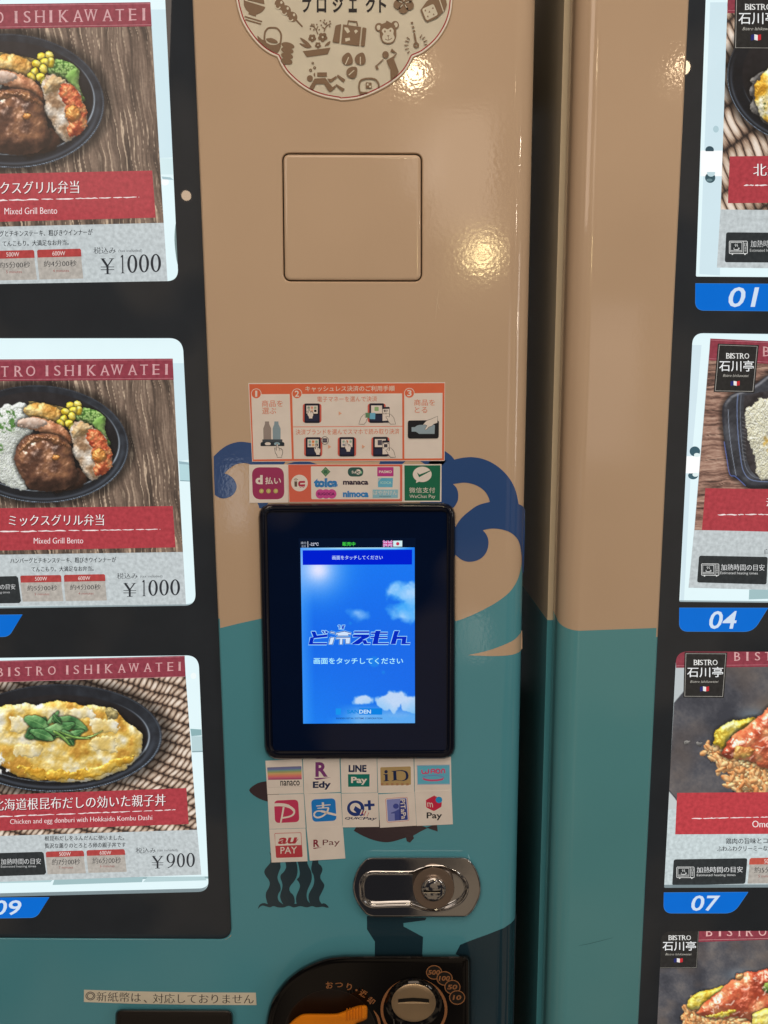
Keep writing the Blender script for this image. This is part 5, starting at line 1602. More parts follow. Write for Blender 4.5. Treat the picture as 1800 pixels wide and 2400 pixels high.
cv.item([(378, 672), (430, 622), (520, 600), (721, 560), (990, 560), (990, 905), (580, 905), (540, 872), (500, 802), (460, 752), (392, 712)], OM['rice'], 5, 60, 4, .05, .25, 14, edge=9, tex=1 - worley(cv.X / 26, cv.Y / 18, 3)[0] * .9)
rice_scatter(cv, [(385, 675), (440, 715), (480, 770), (520, 830), (560, 890)], 21, 26); rice_scatter(cv, [(460, 740), (540, 770), (640, 800), (720, 800)], 22, 26); rice_scatter(cv, [(560, 860), (640, 850), (721, 870), (800, 870)], 23, 26)
cv.item([(416, 625), (430, 560), (500, 512), (560, 500), (640, 484), (660, 520), (560, 560), (500, 610), (470, 660), (430, 640)], OM['egg'], 6, 30, 2, .03, .4, 16)
om = [(466, 690), (490, 630), (540, 570), (600, 535), (700, 452), (760, 420), (990, 380), (990, 760), (721, 775), (640, 735), (560, 715), (500, 712)]
cv.item(om, OM['sauce'], 7, 110, 3.6, .02, .9, 20, specmask=1, edge=6, dome=.45, amb=.6)
cv.item([(520, 690), (560, 640), (640, 670), (600, 710), (540, 715)], [(0.1, (206, 120, 50)), (.9, (232, 190, 90))], 8, 24, 2, .03, .4, contact=0, edge=8)
sauce_lights(cv, om, 31, 34, 24)
cv.build('food_photo', CYD - 0.00012, Ec, photo_mat(), 0.075)
P = Print(Y3, CYD - 0.0002, LITC)
P.poly([(200, 100), (1000, 100), (1000, 196), (203, 205)], BAND)
P.stroke([(204, 193), (1000, 185)], 2.2, (190, 120, 128))
roman(P, [('B', 548), ('I', 605), ('S', 662), ('T', 722), ('R', 790)], 118, 164, (212, 166, 164), -.012, 548)
logo_plate(P, [(251, 117), (492, 119), (473, 374), (244, 372)], (302, 160, 438, 189), (265, 200, 469, 258), (285, 276, 441, 289), (338, 309, 389, 338), 0, 11)
P.build('name_band', Ec)
P = Print(Y3, CYD - 0.0002, LITC)
P.poly([(209, 909), (1000, 903), (1000, 1139), (198, 1143)], (186, 66, 72))
brush_line(P, 291, 1054, 990, 1040, 8, (240, 226, 224), 12, taper=False)
P.text('Omelette rice', 633, 1066, 905, 1103, (242, 230, 228), bold=-.006, mincho=.012)
P.build('title_band', Ec)
P = Print(Y3, CYD - 0.0002, LITC)
P.text('鶏肉の旨味とコクの', 483, 1163, 790, 1196, (48, 50, 54), k=-.012, mincho=.014, bold=.002); P.text('ふわふわクリーミーな味', 435, 1207, 748, 1238, (48, 50, 54), k=-.012, mincho=.014, bold=.002)
P.poly(rrect_quad([(190, 1284), (605, 1277), (593, 1421), (181, 1431)], 12, 4), DARKBX)
oven_icon(P, 207, 1327, 98, 66)
P.text('加熱時間の目安', 320, 1325, 578, 1358, (230, 232, 232), k=-.01, mincho=.015, bold=-.012); P.text('Estimated heating times', 320, 1365, 538, 1382, (212, 214, 212), k=-.006)
heat_tab(P, [(617, 1276), (860, 1272), (858, 1310), (614, 1313), (850, 1418), (606, 1420)], 0, 0, '500W', (700, 1282, 770, 1306), '約5分30秒', (645, 1325, 820, 1360), '5 minutes', (666, 1370, 760, 1385), c1=(190, 88, 74), k=-.012)
P.build('price_text', Ec)

Fc = card('second omelette rice card with thick brown-red sauce, lowest window, bottom cut by the frame', (1650, 2380))
sheet_part('paper', Y3, [(100, 1676), (1000, 1676), (1000, 2700), (50, 2700)], (70, 68, 70), Fc)
cv = Canvas(R8, [(-40, 1160), (1400, 1160), (1400, 2900), (-120, 2900)], STEPC)
slate(cv, 16)
cv.put(np.ones_like(cv.C) * np.array([104, 118, 130.]), np.exp(-(((cv.X - 800) / 170) ** 2 + ((cv.Y - 1700) / 60) ** 2)) * .8)
cv.item([(160, 2140), (260, 2060), (420, 2000), (700, 1960), (1390, 1900), (1390, 2600), (500, 2600), (300, 2420), (220, 2260)], OM['rice'], 9, 80, 4, .03, .25, 14, edge=10, tex=1 - worley(cv.X / 46, cv.Y / 30, 5)[0] * .9)
rice_scatter(cv, [(175, 2130), (240, 2060), (320, 2020)], 51, 42); rice_scatter(cv, [(200, 2170), (300, 2240), (420, 2330), (560, 2420)], 52, 42); rice_scatter(cv, [(300, 2150), (420, 2200), (560, 2180), (760, 2240)], 53, 42)
cv.item([(222, 2010), (280, 1920), (380, 1870), (480, 1856), (600, 1818), (640, 1870), (520, 1950), (420, 2030), (320, 2060), (250, 2060)], OM['egg'], 10, 50, 3, .02, .4, 16)
om = [(322, 2110), (350, 2060), (430, 1975), (600, 1842), (640, 1800), (720, 1742), (740, 1700), (800, 1690), (860, 1668), (1000, 1662), (1100, 1640), (1390, 1640), (1390, 2200), (1000, 2240), (900, 2180), (760, 2140), (560, 2160), (440, 2150)]
cv.item(om, OM['sauce'], 11, 180, 5.5, .012, .9, 20, specmask=1, edge=9, dome=.45, amb=.6)
cv.item([(722, 1745), (740, 1705), (800, 1690), (810, 1720), (770, 1760)], [(0.1, (190, 110, 50)), (.9, (226, 170, 100))], 12, 24, 2, .03, .4, contact=6)
cv.item([(420, 2130), (500, 2110), (700, 2060), (720, 2090), (560, 2150)], OM['egg'], 13, 24, 2, .03, .4, contact=0, edge=9)
cv.item([(900, 2160), (960, 2080), (1390, 1980), (1390, 2300), (960, 2260)], OM['egg'], 14, 60, 3, .02, .4, 16)
cv.item([(1010, 1830), (1050, 1780), (1200, 1740), (1200, 1960), (1060, 1900)], [(0.1, (70, 108, 30)), (.9, (160, 190, 80))], 15, 40, 3, .03, edge=12)
sauce_lights(cv, om, 41, 46, 40)
cv.build('food_photo', CYD - 0.00012, Fc, photo_mat(), 0.075)
P = Print(Y3, CYD - 0.0002, LITC)
P.poly([(320, 1676), (1000, 1676), (1000, 1726), (326, 1750)], BAND); P.stroke([(330, 1738), (1000, 1722)], 2.2, (206, 150, 150))
roman(P, [('B', 390), ('I', 450), ('S', 505), ('T', 560), ('R', 616), ('O', 690), ('I', 800)], 1668, 1716, (226, 176, 172), -.006, 390)
logo_plate(P, [(112, 1660), (334, 1660), (322, 1896), (102, 1898)], (160, 1712, 288, 1738), (127, 1745, 316, 1798), (145, 1812, 289, 1824), (191, 1840, 241, 1865), 0, 5)
P.build('name_band', Fc)

# ================================================================== STICKERS on the left machine
STY = -0.00045                        # stickers lie on the door, a paper's thickness proud
PAPER = (196, 176, 160)
ROWG = 'payment stickers under the touch screen'


def sticker(label, z, quad, draw, group=ROWG, y=STY, paper=PAPER, cat='sticker', lift=0.0):
    P = Print(z, y - lift, ink); P.slab(quad, paper, 0.0003 + lift)
    draw(P)
    return tag(P.build('payment_sticker' if group == ROWG else 'sticker'), label, cat, group)


NAVI = (22, 32, 58)


def d_nanaco(P):
    P.poly(rrect_quad([(106, 190), (640, 170), (645, 375), (122, 384)], [14, 14, 0, 0], 4), (98, 88, 104))
    top, bot = ((108, 196), (640, 174)), ((122, 384), (645, 376))
    cs = [(96, 92, 120), (92, 98, 128), (104, 126, 110), (140, 132, 84), (176, 134, 86), (186, 116, 84), (190, 98, 88), (176, 86, 98), (150, 66, 90)]
    for i, c in enumerate(cs):
        f = lambda t: [(top[0][0] + (bot[0][0] - top[0][0]) * t, top[0][1] + (bot[0][1] - top[0][1]) * t), (top[1][0] + (bot[1][0] - top[1][0]) * t, top[1][1] + (bot[1][1] - top[1][1]) * t)]
        a, b = f(i / len(cs)), f((i + 1) / len(cs)); P.poly([a[0], a[1], b[1], b[0]], c)
    P.stroke([(122, 384), (645, 376), (646, 484), (126, 502)], 2.5, (150, 134, 122), closed=True)
    P.text('nanaco', 312, 396, 614, 474, (26, 26, 28), k=-.012, bold=.012)


def d_edy(P):
    P.text('R', 858, 108, 1050, 336, (104, 44, 88), k=-.01, bold=.035); P.poly([(834, 356), (1100, 346), (880, 384), (862, 378)], (104, 44, 88))
    P.text('Edy', 818, 406, 1098, 538, NAVI, k=-.03, bold=.035)


def d_line(P):
    P.text('LINE', 1374, 152, 1652, 262, NAVI, k=-.002, bold=.045)
    P.poly([(1364, 297), (1700, 294), (1698, 488), (1368, 492)], (18, 92, 78)); P.text('Pay', 1412, 336, 1664, 462, (206, 214, 204), bold=.035)


def d_id(P):
    P.poly(rrect_quad([(354, 196), (848, 182), (852, 480), (362, 492)], 18, 4), (150, 118, 76))
    for i in range(6): P.poly([(364 + i * 82, 452), (364 + i * 82 + 40, 451), (364 + i * 82 + 40, 488), (366 + i * 82, 490)], (142, 96, 66))
    P.poly(ell(448, 268, 27, 27, 24), NAVI)
    P.poly([(406, 308), (474, 306), (474, 404), (496, 408), (496, 416), (408, 424), (408, 416), (432, 408), (430, 320), (406, 318)], NAVI)
    P.poly([(536, 256), (700, 240)] + cr([(700, 240), (780, 262), (812, 330), (790, 392), (726, 418)], 4, False)[1:] + [(600, 406), (540, 420), (540, 412), (568, 404), (564, 268), (538, 264)], NAVI, holes=[[(612, 262), (620, 392)] + cr([(620, 396), (700, 410), (758, 384), (770, 330), (750, 276), (690, 254)], 4, False)])


def d_waon(P):
    P.poly([(944, 160), (1480, 150), (1486, 474), (954, 482)], (146, 140, 150)); P.poly([(956, 172), (1472, 162), (1476, 462), (962, 468)], (84, 142, 168))
    R_ = (176, 62, 92); w_ = 22
    P.stroke(cr([(1026, 236), (1034, 284), (1050, 296), (1078, 294), (1086, 282), (1086, 262)], 4, False), w_, R_); P.stroke(cr([(1086, 262), (1090, 290), (1120, 292), (1134, 280), (1136, 226)], 4, False), w_, R_)
    P.stroke([(1178, 296), (1178, 240), (1196, 228), (1222, 228), (1238, 242), (1238, 294)], w_, R_); P.stroke([(1178, 266), (1238, 265)], w_ * .8, R_)
    P.stroke(cr([(1264, 240), (1288, 226), (1314, 240), (1316, 276), (1290, 292), (1264, 278)], 4), w_, R_, closed=True)
    P.stroke(cr([(1350, 296), (1350, 244), (1370, 226), (1394, 240), (1398, 292)], 4, False), w_, R_)
    P.stroke(ell(1212, 368, 170, 40, 48, 0, 150, 390), 10, (110, 90, 150)); P.stroke(ell(1212, 366, 172, 42, 40, 0, -6, 186), [8] * 6 + [30] * 29 + [8] * 6, R_)


def d_paypay(P):
    P.poly(rrect_quad([(214, 706), (588, 690), (608, 1038), (230, 1056)], 62, 6), (166, 46, 70))
    P.stroke(cr([(212, 774), (300, 770), (400, 782), (480, 818), (528, 872), (510, 924), (450, 956), (345, 976)], 6, False), [48] * 8 + [50] * 8 + [40] * 8 + [28] * 8 + [26] * 11, PAPER)
    P.stroke([(364, 806), (344, 920), (318, 1052)], [30, 26, 24], PAPER)


def d_ali(P):
    P.poly(rrect_quad([(790, 690), (1166, 668), (1188, 1018), (812, 1038)], 62, 6), (26, 98, 158))
    P.stroke([(872, 790), (1094, 770)], 15, PAPER); P.stroke([(888, 826), (1066, 814)], 15, PAPER); P.stroke([(974, 732), (978, 822)], 34, PAPER)
    P.stroke(cr([(1060, 818), (1040, 880), (980, 940), (900, 970), (846, 950), (842, 904), (880, 872), (950, 870), (1060, 900), (1184, 930)], 6, False), [28] * 10 + [26] * 24 + [20] * 8 + [34] * 13, PAPER)


def d_quic(P):
    z5 = lambda x, y: ((S5(x, y)[0] - S4.x0) * S4.s, (S5(x, y)[1] - S4.y0) * S4.s)
    P.poly(ell(1484, 826, 134, 122, 48), (28, 44, 92), holes=[ell(1478, 818, 84, 76, 40)])
    P.poly([(1478, 790), (1570, 850), (1610, 930), (1560, 950), (1450, 850)], (28, 44, 92))
    P.poly([z5(80, 925), z5(95, 880), z5(150, 905), z5(120, 985)][:2] + [z5(60, 960), z5(40, 940)], (160, 40, 60))
    for i, x_ in enumerate((1560, 1616, 1662)): P.stroke([(x_ + 26, 848 + i * 22), (x_ - 6, 925 + i * 22)], [20 - i * 6, 14 - i * 5], (150, 40, 56) if i else PAPER)
    c = z5(178, 810); P.stroke([(c[0] - 80, c[1] + 2), (c[0] + 80, c[1] - 6)], 40, (28, 44, 92)); P.stroke([(c[0] - 4, c[1] - 76), (c[0] + 4, c[1] + 76)], 44, (28, 44, 92))
    e = z5(288, 1010); P.text('QUIC', 1316, 962, 1590, 1004, (28, 36, 62), h=.5, bold=.03); P.text('Pay', 1600, 962, e[0] + 8, 1016, (28, 36, 62), h=.5, bold=.02)


def d_pitapa(P):
    q = [(436, 702), (796, 676), (824, 1062), (462, 1092)]
    P.poly(rrect_quad(q, 30, 5), (164, 62, 74)); P.poly(rrect_quad(inset(q, 9), 24, 5), PAPER); P.poly(rrect_quad(inset(q, 26), 14, 4), (110, 108, 148))
    P.poly([(684, 712), (770, 706), (798, 1044), (590, 1058), (588, 960), (660, 890), (664, 800)], (48, 52, 104))
    P.poly(ell(608, 826, 46, 42, 24), (54, 58, 112)); P.poly([(526, 932), (600, 905), (655, 872), (660, 900), (660, 1050), (590, 1056), (586, 942), (530, 946)], (60, 64, 116))
    P.text('PiTaPa', 566, 836, 886, 914, PAPER, rot=math.radians(86), bold=.012)


def d_mer(P):
    P.poly(cr([(1096, 740), (1100, 724), (1214, 660), (1232, 656)], 2, False) + cr([(1232, 656), (1340, 712), (1350, 730), (1346, 822), (1338, 840)], 2, False)[1:] + [(1236, 900), (1214, 902), (1106, 850), (1098, 836)], (168, 32, 54))
    P.poly(ell(1305, 724, 54, 52, 32), (36, 118, 160)); P.text('m', 1118, 768, 1206, 842, PAPER, k=.1, h=-.1, bold=0)
    P.text('Pay', 1106, 926, 1356, 1054, (24, 24, 28), bold=.02)


def d_au(P):
    q = [(220, 1212), (636, 1200), (660, 1584), (246, 1598)]
    P.poly(rrect_quad(q, 20, 5), (160, 52, 56)); P.poly(rrect_quad([(228, 1220), (630, 1208), (640, 1396), (236, 1410)], [14, 14, 0, 0], 4), PAPER)
    P.text('au', 284, 1280, 560, 1380, (150, 42, 48), h=.32, bold=.03, k=-.03); P.stroke([(540, 1366), (590, 1300)], [16, 6], (150, 42, 48))
    P.text('PAY', 314, 1424, 572, 1530, PAPER, k=-.03, bold=.008)


def d_rpay(P):
    P.text('R', 826, 1312, 920, 1426, (112, 24, 40), k=-.04, bold=.03); P.poly([(820, 1442), (960, 1432), (850, 1456), (830, 1456)], (112, 24, 40))
    P.text('Pay', 972, 1310, 1236, 1424, (84, 28, 36), k=-.04, bold=0)


z45 = lambda x, y: ((S5(x, y)[0] - S4.x0) * S4.s, (S5(x, y)[1] - S4.y0) * S4.s)
sticker('white square sticker with rainbow stripes over small black lowercase letters, first of the top row', S4, [(80, 88), (648, 58), (673, 594), (110, 610)], d_nanaco)
sticker('white square sticker with a big purple letter R over a dark three-letter word', S4, [(664, 62), (1231, 46), (1248, 573), (680, 601)], d_edy)
sticker('white square sticker with dark capitals above a green box', S4, [(1250, 60), z45(297, 57), z45(309, 605), (1264, 590)], d_line)
sticker('white square sticker with a gold card holding two dark blue letters', S5, [(305, 62), (894, 50), (906, 601), (320, 616)], d_id)
sticker('white square sticker with a light blue card and pink oval ring', S5, [(906, 40), (1499, 28), (1509, 570), (915, 590)], d_waon)
sticker('white square sticker with a crimson rounded square and white sweeping letter P', S4, [(113, 618), (675, 603), (706, 1131), (140, 1149)], d_paypay)
sticker('white square sticker with a blue rounded square and white brush character', S4, [(684, 604), (1252, 592), (1279, 1106), (722, 1129)], d_ali, lift=0.0002)
sticker('white square sticker with a dark blue round letter and plus sign', S4, [(1262, 600), z45(318, 612), z45(336, 1161), (1285, 1123)], d_quic, lift=0.0001)
sticker('white square sticker with a red-edged violet card showing a figure and sideways letters', S5, [(324, 638), (910, 602), (941, 1141), (350, 1176)], d_pitapa, lift=0.00015)
sticker('white square sticker with a red hexagon and blue dot, last of the middle row', S5, [(914, 588), (1508, 566), (1531, 1119), (945, 1146)], d_mer, lift=0.0002)
sticker('white square sticker with a red-framed box, red italic above white capitals', S4, [(140, 1156), (703, 1139), (736, 1649), (175, 1669)], d_au)
sticker('nearly empty white square sticker with small maroon letters, bottom row', S4, [(720, 1132), (1282, 1100), (1323, 1606), (770, 1641)], d_rpay, lift=0.00028)

TOPG = 'payment stickers above the touch screen'


def d_dpay(P):
    P.poly(rrect_quad([(36, 54), (300, 54), (306, 318), (44, 320)], 62, 6), (134, 44, 72))
    P.text('d', 66, 118, 126, 194, (206, 186, 176), bold=.045); P.text('払い', 146, 134, 278, 194, (206, 186, 176), bold=.02)
    for x_ in (116, 174, 234): P.poly(ell(x_, 250, 19, 19, 20), (164, 142, 82)); P.poly(ell(x_ + 2, 249, 8, 8, 12), (178, 158, 100))


def d_ic(P):
    P.poly([(337, 32), (1282, 30), (1280, 336), (346, 342)], (184, 82, 62))
    P.poly(rrect_quad([(524, 46), (1262, 46), (1262, 318), (528, 318)], 10, 3), PAPER)
    P.poly(ell(430, 184, 69, 69, 40), PAPER)
    P.poly([(388, 170), (411, 170), (411, 214), (390, 214)], (82, 64, 52)); P.stroke(cr([(384, 156), (400, 148), (418, 156)], 4, False), 5, (110, 90, 70)); P.stroke(cr([(390, 162), (400, 158), (411, 162)], 4, False), 5, (110, 90, 70))
    P.poly(rrect_quad([(420, 168), (476, 166), (476, 212), (420, 214)], [18, 6, 6, 18], 4), (150, 36, 56)); P.poly([(436, 184), (476, 182), (476, 194), (436, 196)], PAPER)
    for x_ in (440, 462): P.poly(ell(x_, 214, 8, 8, 14), (150, 36, 56)); P.poly(ell(x_, 214, 4, 4, 10), PAPER)
    P.poly([(646, 50), (686, 90), (646, 132), (608, 90)], (74, 104, 72)); P.poly([(646, 62), (672, 90), (646, 118), (620, 90)], (104, 122, 84)); P.poly(rrect(630, 76, 662, 106, 8), (50, 84, 60))
    P.poly(rrect(830, 54, 958, 130, 36, 6), (44, 70, 62)); P.poly(ell(916, 92, 22, 22, 20), PAPER); P.text('Su', 862, 82, 894, 104, PAPER, bold=.02); P.text('ic', 900, 78, 928, 106, (44, 70, 62), bold=.04); P.text('a', 932, 86, 948, 104, (120, 160, 120), bold=.02)
    P.poly(rrect(1074, 52, 1208, 128, 4, 3), (160, 50, 104)); P.text('PASMO', 1088, 80, 1194, 102, PAPER, bold=.03)
    P.text('toIca', 550, 144, 746, 220, (44, 100, 146), bold=.075); P.text('oIca', 596, 154, 740, 214, (176, 190, 196), bold=.01)
    P.text('toIca', 556, 150, 740, 216, (44, 100, 146), bold=.03)
    P.text('manaca', 790, 166, 1000, 198, (44, 30, 44), bold=.04)
    P.poly([(1080, 142), (1204, 142), (1200, 218), (1080, 218)], (86, 140, 158)); P.poly([(1080, 142), (1110, 142), (1080, 176)], (150, 150, 150)); P.text('ICOCA', 1100, 170, 1190, 192, (150, 186, 190), bold=.02)
    for x_, r_ in ((602, 38), (650, 40), (698, 38)): P.poly(ell(x_, 274, r_, 39, 28), (172, 60, 112), same=False)
    P.text('SUGOCA', 580, 262, 722, 286, (92, 28, 66), bold=.04)
    P.text('nimoca', 790, 248, 1002, 302, (44, 104, 150), bold=.05)
    P.poly([(1036, 238), (1246, 238), (1244, 306), (1036, 308)], (120, 150, 164)); P.text('はやかけん', 1042, 246, 1238, 282, (206, 214, 212)); P.text('HAYAKAKEN', 1092, 290, 1186, 300, (30, 40, 60))


def d_wechat(P):
    P.poly([(1298, 38), (1596, 37), (1592, 330), (1300, 330)], (26, 84, 58))
    P.poly(ell(1446, 112, 78, 64, 40), PAPER); P.poly([(1398, 160), (1394, 184), (1424, 170)], PAPER)
    P.poly([(1402, 96), (1424, 114), (1520, 76), (1510, 88), (1420, 136)], (26, 84, 58))
    P.text('微信支付', 1338, 220, 1552, 266, (196, 190, 172)); P.text('WeChat Pay', 1340, 280, 1554, 316, (196, 190, 172))


sticker('white sticker with a wine-red rounded square and three gold dots', PB, [(12, 32), (334, 30), (336, 346), (16, 348)], d_dpay, TOPG)
sticker('wide orange sticker with a white panel of nine transport card logos', PB, [(334, 30), (1290, 27), (1288, 340), (342, 345)], d_ic, TOPG, lift=0.0001)
sticker('dark green sticker with a white speech bubble and tick', PB, [(1288, 29), (1606, 28), (1604, 340), (1290, 342)], d_wechat, TOPG, lift=0.0002)

# ---------------------------------------------------------------- instruction sticker (photo pixels, drawn from two enlargements)
ORG = (186, 84, 54)
P = Print(I1, STY, ink)
i2 = lambda x, y: ((I2(x, y)[0] - I1.x0) * I1.s, (I2(x, y)[1] - I1.y0) * I1.s)
P.slab([(12, 54), i2(1614, 40), i2(1606, 1262), (76, 1328)], PAPER, 0.0003)
P.poly([(26, 70), i2(1606, 52), i2(1598, 1252), (84, 1320)], ORG)
P.poly([(60, 236), (684, 232), (720, 1284), (100, 1292)], PAPER); P.poly([(722, 232), i2(946, 212), i2(950, 1228), (752, 1284)], PAPER); P.poly([i2(978, 212), i2(1574, 204), i2(1566, 1222), i2(980, 1226)], PAPER)
P.stroke([(740, 764), i2(950, 724)], 10, ORG)
for (cx, cy), n_ in (((142, 226), '1'), ((802, 226), '2'), (i2(1058, 208), '3')):
    P.poly(ell(cx, cy, 84, 84, 40), PAPER); P.poly(ell(cx, cy, 74, 74, 40), ORG)
    w_ = 17 if n_ == '1' else 36
    P.text(n_, cx - w_, cy - 50, cx + w_, cy + 50, PAPER, bold=.02)
e = i2(832, 176); P.text('キャッシュレス決済のご利用手順', 936, 98, e[0], 188, (214, 176, 150), bold=.01, k=-.004)
TXT = (180, 92, 62)
P.text('商品を', 232, 332, 572, 438, TXT); P.text('選ぶ', 238, 452, 464, 556, TXT)
e = i2(556, 332); P.text('電子マネーを選んで決済', 1130, 268, e[0], 356, TXT, k=-.006)
e = i2(902, 836); P.text('決済ブランドを選んでスマホで読み取り決済', 782, 796, e[0], 886, TXT, k=-.008)
a, b_ = i2(1132, 306), i2(1456, 402); P.text('商品を', a[0], a[1], b_[0], b_[1], TXT); a, b_ = i2(1142, 424), i2(1336, 514); P.text('とる', a[0], a[1], b_[0], b_[1], TXT)
INK = (28, 26, 34)
for x_, c in ((0, (128, 108, 98)), (152, (116, 124, 126))):
    P.poly([(284 + x_, 676), (348 + x_, 676), (352 + x_, 720), (384 + x_, 790), (384 + x_, 968), (260 + x_, 968), (256 + x_, 790), (282 + x_, 720)], c)
P.poly([(242, 966), (564, 966), (566, 1020), (242, 1020)], (58, 60, 62)); P.poly(rrect(212, 1010, 598, 1074, 30, 6), (36, 40, 44))
P.poly(ell(330, 1038, 48, 26, 24), PAPER); P.poly(ell(478, 1038, 48, 26, 24), (126, 140, 142)); P.poly(rrect(212, 1060, 598, 1074, 6), (30, 32, 36))


def hand(P, x, y, s=1.0, c=PAPER):
    """small pointing hand, fingertip at (x, y)"""
    q = [(-12, 8), (0, 0), (12, 8), (14, 70), (34, 66), (40, 76), (62, 76), (68, 90), (88, 100), (88, 160), (72, 196), (72, 222), (0, 222), (-4, 190), (-30, 150), (-46, 70), (-36, 62), (-14, 110)]
    q = [(x + a * s, y + b * s) for a, b in q]
    P.poly(q, c); P.stroke(q, 6 * s + 1, INK, closed=True)
    for a in (34, 62): P.stroke([(x + a * s, y + 70 * s), (x + a * s, y + 112 * s)], 5 * s + 1, INK)


hand(P, 482, 1036, 1.0)


def terminal(P, x0, y0, x1, y1, frm=ORG):
    P.poly(rrect(x0, y0, x1, y1, 44, 5), (176, 76, 62)); w = x1 - x0; h = y1 - y0
    P.poly(rrect(x0 + w * .09, y0 - h * .01, x1 - w * .09, y1 + h * .01, 22, 4), (28, 26, 36)); P.poly([(x0 + w * .19, y0 + h * .1), (x1 - w * .2, y0 + h * .1), (x1 - w * .2, y0 + h * .52), (x0 + w * .19, y0 + h * .52)], PAPER)
    P.poly([(x0 + w * .15, y0 + h * .6), (x1 - w * .15, y0 + h * .6), (x1 - w * .15, y0 + h * .9), (x0 + w * .15, y0 + h * .9)], (36, 36, 52))


def tiles(P, x, y, s, gap, cs):
    for i, c in enumerate(cs):
        if c: P.poly(rrect(x + (i % 3) * gap, y + (i // 3) * gap * .95, x + (i % 3) * gap + s, y + (i // 3) * gap * .95 + s, 6), c)


terminal(P, 896, 388, 1198, 698); tiles(P, 972, 434, 38, 54, [(120, 130, 110), (186, 122, 96), (128, 134, 108), None, (190, 140, 110), (24, 24, 28)]); hand(P, 996, 452, .8)
for x_, y_ in ((1478, 545), (1306, 1086)): P.poly([(x_, y_ - 32), (x_ + 50, y_), (x_, y_ + 32)], (196, 134, 104))
a = i2(410, 370); b_ = i2(690, 668); terminal(P, a[0], a[1], b_[0], b_[1])
a = i2(516, 422); b_ = i2(580, 486); P.poly(rrect(a[0], a[1], b_[0], b_[1], 10), (122, 142, 92))
lh = [(272, 692), (290, 630), (310, 580), (360, 530), (372, 590), (420, 572), (428, 580), (390, 624), (384, 660), (354, 692)]
P.poly([i2(*p) for p in lh], PAPER); P.stroke([i2(*p) for p in lh], 6, INK, closed=True)
P.poly([i2(*p) for p in [(372, 516), (440, 514), (446, 600), (380, 588)]], (82, 108, 76)); P.poly([i2(*p) for p in [(446, 516), (530, 514), (526, 614), (440, 612)]], (92, 138, 158))


def phone(P, q, scr, hd):
    P.poly([i2(*p) for p in rrect_quad(q, 14, 3)], (34, 32, 40)); P.poly([i2(*p) for p in scr], (206, 188, 174))
    P.poly([i2(*p) for p in hd], PAPER); P.stroke([i2(*p) for p in hd], 6, INK, closed=True)


phone(P, [(636, 424), (752, 422), (750, 666), (636, 668)], [(642, 456), (746, 452), (744, 634), (640, 640)], [(690, 576), (712, 566), (748, 582), (754, 532), (786, 556), (816, 590), (844, 690), (764, 690), (726, 640), (716, 612)])
a, b_ = i2(660, 470), i2(724, 502); P.text('電子', a[0], a[1], b_[0], b_[1], (30, 28, 32), bold=.02); a, b_ = i2(646, 514), i2(740, 540); P.text('マネー', a[0], a[1], b_[0], b_[1], (30, 28, 32), bold=.02)
terminal(P, 918, 934, 1212, 1240); tiles(P, 990, 984, 40, 54, [(120, 140, 120), (190, 110, 60), (120, 140, 120), (120, 116, 120), (190, 136, 90), (24, 24, 28)]); hand(P, 1112, 1040, .8)
P.poly(ell(1254, 984, 62, 66, 36), INK); P.poly(ell(1254, 984, 54, 58, 36), PAPER); P.poly(rrect(1214, 948, 1292, 1018, 8), (70, 60, 66)); P.stroke([(1222, 984), (1286, 980)], 8, (110, 96, 96))
a = i2(0, 890)
terminal(P, 1462, 932, i2(230, 0)[0], i2(0, 1190)[1]); tiles(P, 1540, 984, 36, 56, [(130, 140, 120), (190, 110, 70), (130, 140, 120), (120, 116, 120), None, None]); hand(P, 1606, 990, .8)
a, b_ = i2(322, 1040), i2(370, 1040); P.poly([(a[0], a[1] - 32), (b_[0], b_[1]), (a[0], a[1] + 32)], (196, 134, 104))
a = i2(468, 892); b_ = i2(748, 1190); terminal(P, a[0], a[1], b_[0], b_[1])
a = i2(566, 938); b_ = i2(632, 1018); P.poly([a, (b_[0], a[1]), b_, (a[0], b_[1])], (70, 62, 68))
phone(P, [(636, 946), (748, 944), (746, 1182), (636, 1184)], [(642, 980), (742, 976), (740, 1156), (640, 1160)], [(690, 1096), (712, 1084), (746, 1104), (754, 1050), (786, 1076), (816, 1112), (842, 1206), (764, 1206), (726, 1156), (716, 1130)])
a = i2(690, 1026)
P.poly(rrect(a[0] - 28, a[1] - 26, a[0] + 28, a[1] + 26, 4), (60, 52, 56))
for sx in (-1, 1):
    for sy in (-1, 1): P.stroke([(a[0] + sx * 44, a[1] + sy * 26), (a[0] + sx * 42, a[1] + sy * 40), (a[0] + sx * 24, a[1] + sy * 40)], 9, (60, 52, 56))
tray = [i2(*p) for p in rrect_quad([(1034, 634), (1518, 630), (1514, 912), (1034, 914)], 34, 5)]; P.poly(tray, (28, 26, 28))
P.poly([i2(*p) for p in [(1092, 738), (1140, 738), (1180, 712), (1220, 702), (1440, 700), (1456, 712), (1450, 842), (1210, 842), (1166, 812), (1140, 806), (1094, 808)]], (124, 130, 132))
hh = [(1268, 700), (1300, 660), (1330, 634), (1400, 610), (1498, 566), (1496, 670), (1440, 690), (1406, 720), (1360, 736), (1326, 776), (1306, 780), (1300, 766), (1332, 712), (1300, 700)]
P.poly([i2(*p) for p in hh], PAPER); P.stroke([i2(*p) for p in hh], 6, INK, closed=True)
tag(P.build('instruction_sticker'), 'orange-framed instruction sticker in three numbered columns with small drawings', 'sticker')

